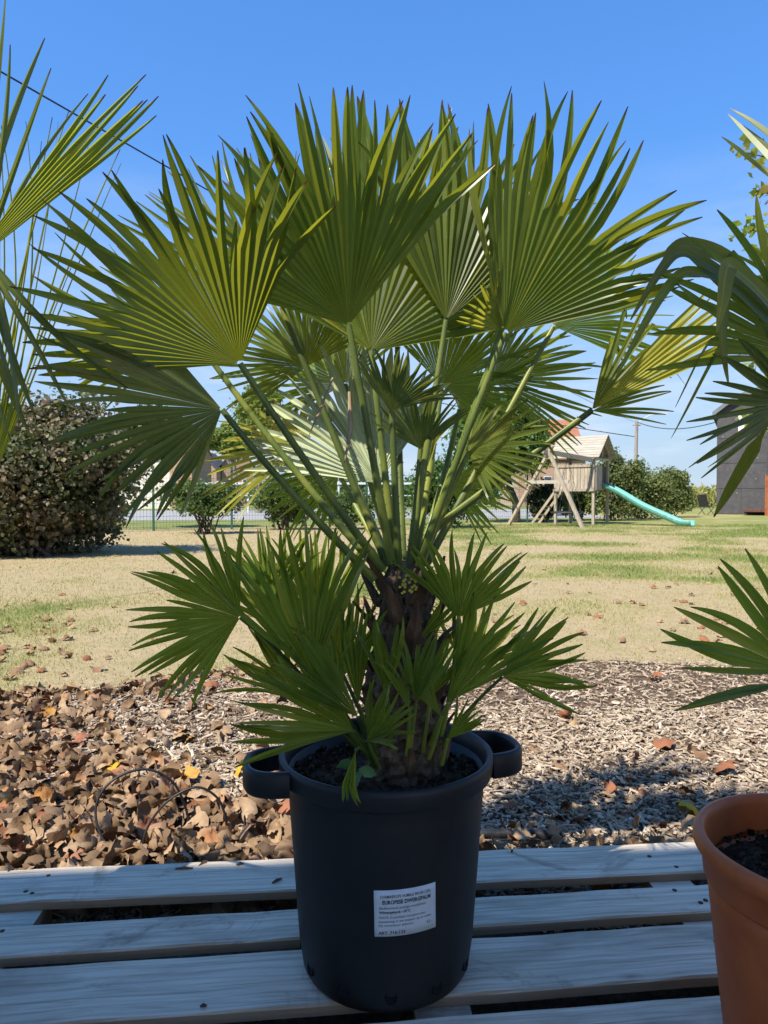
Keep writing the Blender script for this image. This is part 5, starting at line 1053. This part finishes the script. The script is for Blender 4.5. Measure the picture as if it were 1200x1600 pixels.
# ------------------------------------------------------------------ countable fallen leaves, tubing, twigs
def dead_leaf(px, py, size, mat, label, group, shape, zoff=0.0, tilt=0.2, z=0.03):
    V_, F_ = SH[shape % len(SH)]; key = 'dead_leaf_%d_%s' % (shape % len(SH), mat)
    me_ = bpy.data.meshes.get(key)
    if me_ is None: me_ = np_mesh(key, V_, F_, True); me_.materials.append(M[mat])
    p_ = G(px, py, z); q = random.Random(int(px * 31 + py)); o = link('fallen_leaf', me_, None, None, p_); o.scale = (size,) * 3; o.rotation_euler = (q.gauss(0, tilt), q.gauss(0, tilt), q.uniform(0, 6.28))
    return tag(o, label, 'leaf', group)
for px, py, s, m_, lab in [(598, 1204, 0, '', '')][:0] + [
    (178, 1196, 0.10, 'deadleaf_yellow', 'upright yellow-orange fallen leaf on the chips at the left'), (374, 1204, 0.075, 'deadleaf_yellow', 'bright yellow fallen leaf beside the left pot handle'),
    (124, 1287, 0.06, 'deadleaf_yellow', 'small yellow fallen leaf low in the leaf drift'), (1034, 1160, 0.11, 'deadleaf_rust', 'large rust-orange fallen leaf alone on the chips at the right'),
    (884, 1116, 0.09, 'deadleaf_rust', 'rust-brown upright leaf on the chips right of the palm'), (1130, 1200, 0.13, 'deadleaf_rust', 'cluster-topping rusty leaf left above the terracotta pot'),
    (1080, 1172, 0.07, 'deadleaf_brown', 'dark brown leaf beside the large rust-orange leaf'), (282, 1152, 0.10, 'deadleaf_tan', 'tan leaf lying flat on the chips left of the pot'),
    (152, 1136, 0.09, 'deadleaf_tan', 'tan leaf standing among chips at far left of the bed'), (116, 1160, 0.09, 'deadleaf_rust', 'red-brown curled leaf left of the tan standing leaf'),
    (60, 1250, 0.10, 'deadleaf_rust', 'rusty cup-shaped leaf in the drift near the left edge'), (1075, 1265, 0.10, 'deadleaf_yellow', 'golden leaf against the rim of the terracotta pot'),
    (1025, 1058, 0.09, 'deadleaf_rust', 'orange leaf where the chips meet the lawn at right'), (330, 1068, 0.10, 'deadleaf_rust', 'orange leaf on the bed edge under the left sucker frond')]:
    dead_leaf(px, py, s, m_, lab, None, int(px + py), tilt=0.45, z=0.04)
r = random.Random(4)
for i in range(130):
    if i < 55: px, py = r.gauss(45, 60), r.gauss(1000, 45)
    elif i < 100: px, py = r.uniform(740, 1190), r.uniform(860, 1030)
    else: px, py = r.uniform(150, 1190), r.uniform(850, 1000)
    p_ = G(px, py, 0.02)
    if p_.y < bed_edge(p_.x) + 0.05 or py < 830: continue
    sz = r.uniform(0.05, 0.10); mk_ = r.choice(['deadleaf_brown', 'deadleaf_rust', 'deadleaf_brown', 'deadleaf_tan']); dead_leaf(px, py, sz, mk_, '%s %s fallen leaf on the %s' % (('small curled' if sz < 0.075 else 'large curled'), mk_[9:], 'grassy strip at the left edge' if i < 55 else (('near' if py > 950 else 'far') + ' lawn ' + ('between palm and terracotta pot' if px < 970 else 'above the terracotta pot') if px > 740 else 'bare lawn left of the palm')), 'fallen leaves on the lawn', r.randrange(8), z=0.02)
for i in range(42):
    px, py = r.uniform(760, 1200), r.uniform(1050, 1300) if i < 25 else r.uniform(1230, 1305)
    mk_ = r.choice(['deadleaf_brown', 'deadleaf_rust', 'deadleaf_tan', 'deadleaf_brown']); sz = r.uniform(0.03, 0.07)
    dead_leaf(px, py, sz, mk_, '%s %s fallen leaf on chips %s' % ('small' if sz < 0.05 else 'larger', mk_[9:], ('close behind the pallet' if py > 1225 else 'near the lawn edge') + (', left of the terracotta pot' if px < 1000 else ', above the terracotta pot')), 'fallen leaves on the right of the bed', r.randrange(8), z=0.03, tilt=0.4)
def arc(pts, d0):
    return [P(x_, y_, d_) for x_, y_, d_ in pts]
def smooth_path(pts, n_=8):
    o = []
    for i in range(len(pts) - 1):
        p0, p1, p2, p3 = pts[max(i - 1, 0)], pts[i], pts[i + 1], pts[min(i + 2, len(pts) - 1)]
        for k_ in range(n_):
            t_ = k_ / n_; o.append(0.5 * ((2 * p1) + (p2 - p0) * t_ + (2 * p0 - 5 * p1 + 4 * p2 - p3) * t_ ** 2 + (3 * p1 - p0 - 3 * p2 + p3) * t_ ** 3))
    return o + [pts[-1]]
tag(MB().tube(smooth_path(arc([(200, 1352, 2.05), (160, 1310, 2.07), (150, 1260, 2.1), (175, 1220, 2.13), (225, 1202, 2.17), (268, 1220, 2.2), (290, 1262, 2.22), (296, 1300, 2.24)], 0)), 0.0042, 6).build('drip_tube', M['tubing']), 'larger thin black hoop of drip tubing sticking out of the leaf drift', 'tubing', 'drip tubing hoops')
tag(MB().tube(smooth_path(arc([(222, 1325, 2.08), (232, 1290, 2.09), (262, 1252, 2.11), (305, 1230, 2.13), (338, 1245, 2.15), (352, 1275, 2.16), (354, 1300, 2.17)], 0)), 0.0040, 6).build('drip_tube', M['tubing']), 'smaller thin black hoop of drip tubing nearer the pot', 'tubing', 'drip tubing hoops')
hz = empty('irrigation_hose', G(800, 1302, 0.03), 0, 'short black irrigation hose lying behind the pallet right of the pot', 'hose')
o = MB().tube([Vector(q_) - hz.location for q_ in (G(690, 1306, 0.058), G(760, 1303, 0.058), G(820, 1302, 0.059), G(872, 1306, 0.057))], 0.015, 12).build('pipe', M['tubing'], hz)
MB().tube([Vector(q_) - hz.location for q_ in (G(846, 1304, 0.059), G(868, 1306, 0.057))], 0.0165, 12).build('end_sleeve', M['tubing'], hz)
r = random.Random(9)
for i, (px, py, an, ln) in enumerate([(288, 1357, 0.05, 0.045), (433, 1376, 0.8, 0.03), (375, 1350, 0.3, 0.02), (318, 1572, 0.2, 0.012), (800, 1330, 1.2, 0.012)]):
    p_ = G(px, py, DECK + 0.003); d = Vector((math.cos(an), math.sin(an), 0)) * ln / 2
    tag(MB().tube([p_ - d, p_ + Vector((0, 0, 0.002)), p_ + d], [0.002, 0.004, 0.0015], 6).build('twig', M['bark']), 'small dark twig bit lying on the pallet boards', 'twig', 'bits of twig on the pallet')

# ------------------------------------------------------------------ house behind the photographer: its eave shades pallet and pot
tanr = math.tan(SUN_EL) / math.cos(math.pi + SUN_AZ); EY = -1.0; EH = DECK + (2.12 - EY) * tanr
hb = empty('garden_house', (0, EY, 0), math.radians(4.3), 'house with overhanging eave standing behind the viewer', 'house')
MB().box(-9, -1.5, -8.0, -0.6, -0.05, EH - 0.05).build('wall', M['whitewall'], hb)
MB().add([(-9.4, 0, EH - .14), (-1.35, 0, EH - .14), (-1.35, -4.3, EH + 2.2), (-9.4, -4.3, EH + 2.2), (-9.4, 0, EH), (-1.35, 0, EH), (-1.35, -4.3, EH + 2.34), (-9.4, -4.3, EH + 2.34)], [(3, 2, 1, 0), (4, 5, 6, 7), (0, 1, 5, 4), (1, 2, 6, 5), (2, 3, 7, 6), (3, 0, 4, 7)]).build('roof', M['slate'], hb)
MB().add([(-9.4, -8.6, EH - .14), (-1.35, -8.6, EH - .14), (-1.35, -4.31, EH + 2.2), (-9.4, -4.31, EH + 2.2), (-9.4, -8.6, EH), (-1.35, -8.6, EH), (-1.35, -4.31, EH + 2.34), (-9.4, -4.31, EH + 2.34)], [(0, 1, 2, 3), (7, 6, 5, 4), (4, 5, 1, 0), (5, 6, 2, 1), (6, 7, 3, 2), (7, 4, 0, 3)]).build('roof', M['slate'], hb)
# unseen white wing and pale floor, added to bounce sunlight onto pallet and pots
MB().box(3.6, 9.0, -8.0, -0.7, -0.05, 3.3).build('wall', M['whitewall'], hb)
MB().box(3.4, 9.2, -8.2, -0.5, 3.31, 3.5).build('roof', M['slate'], hb)
tag(MB().add([(-9, -9, 0.016), (9, -9, 0.016), (9, 0.5, 0.016), (-9, 0.5, 0.016)], [(0, 1, 2, 3)]).build('bounce_terrace', M['bounce_paving']), kind='structure')
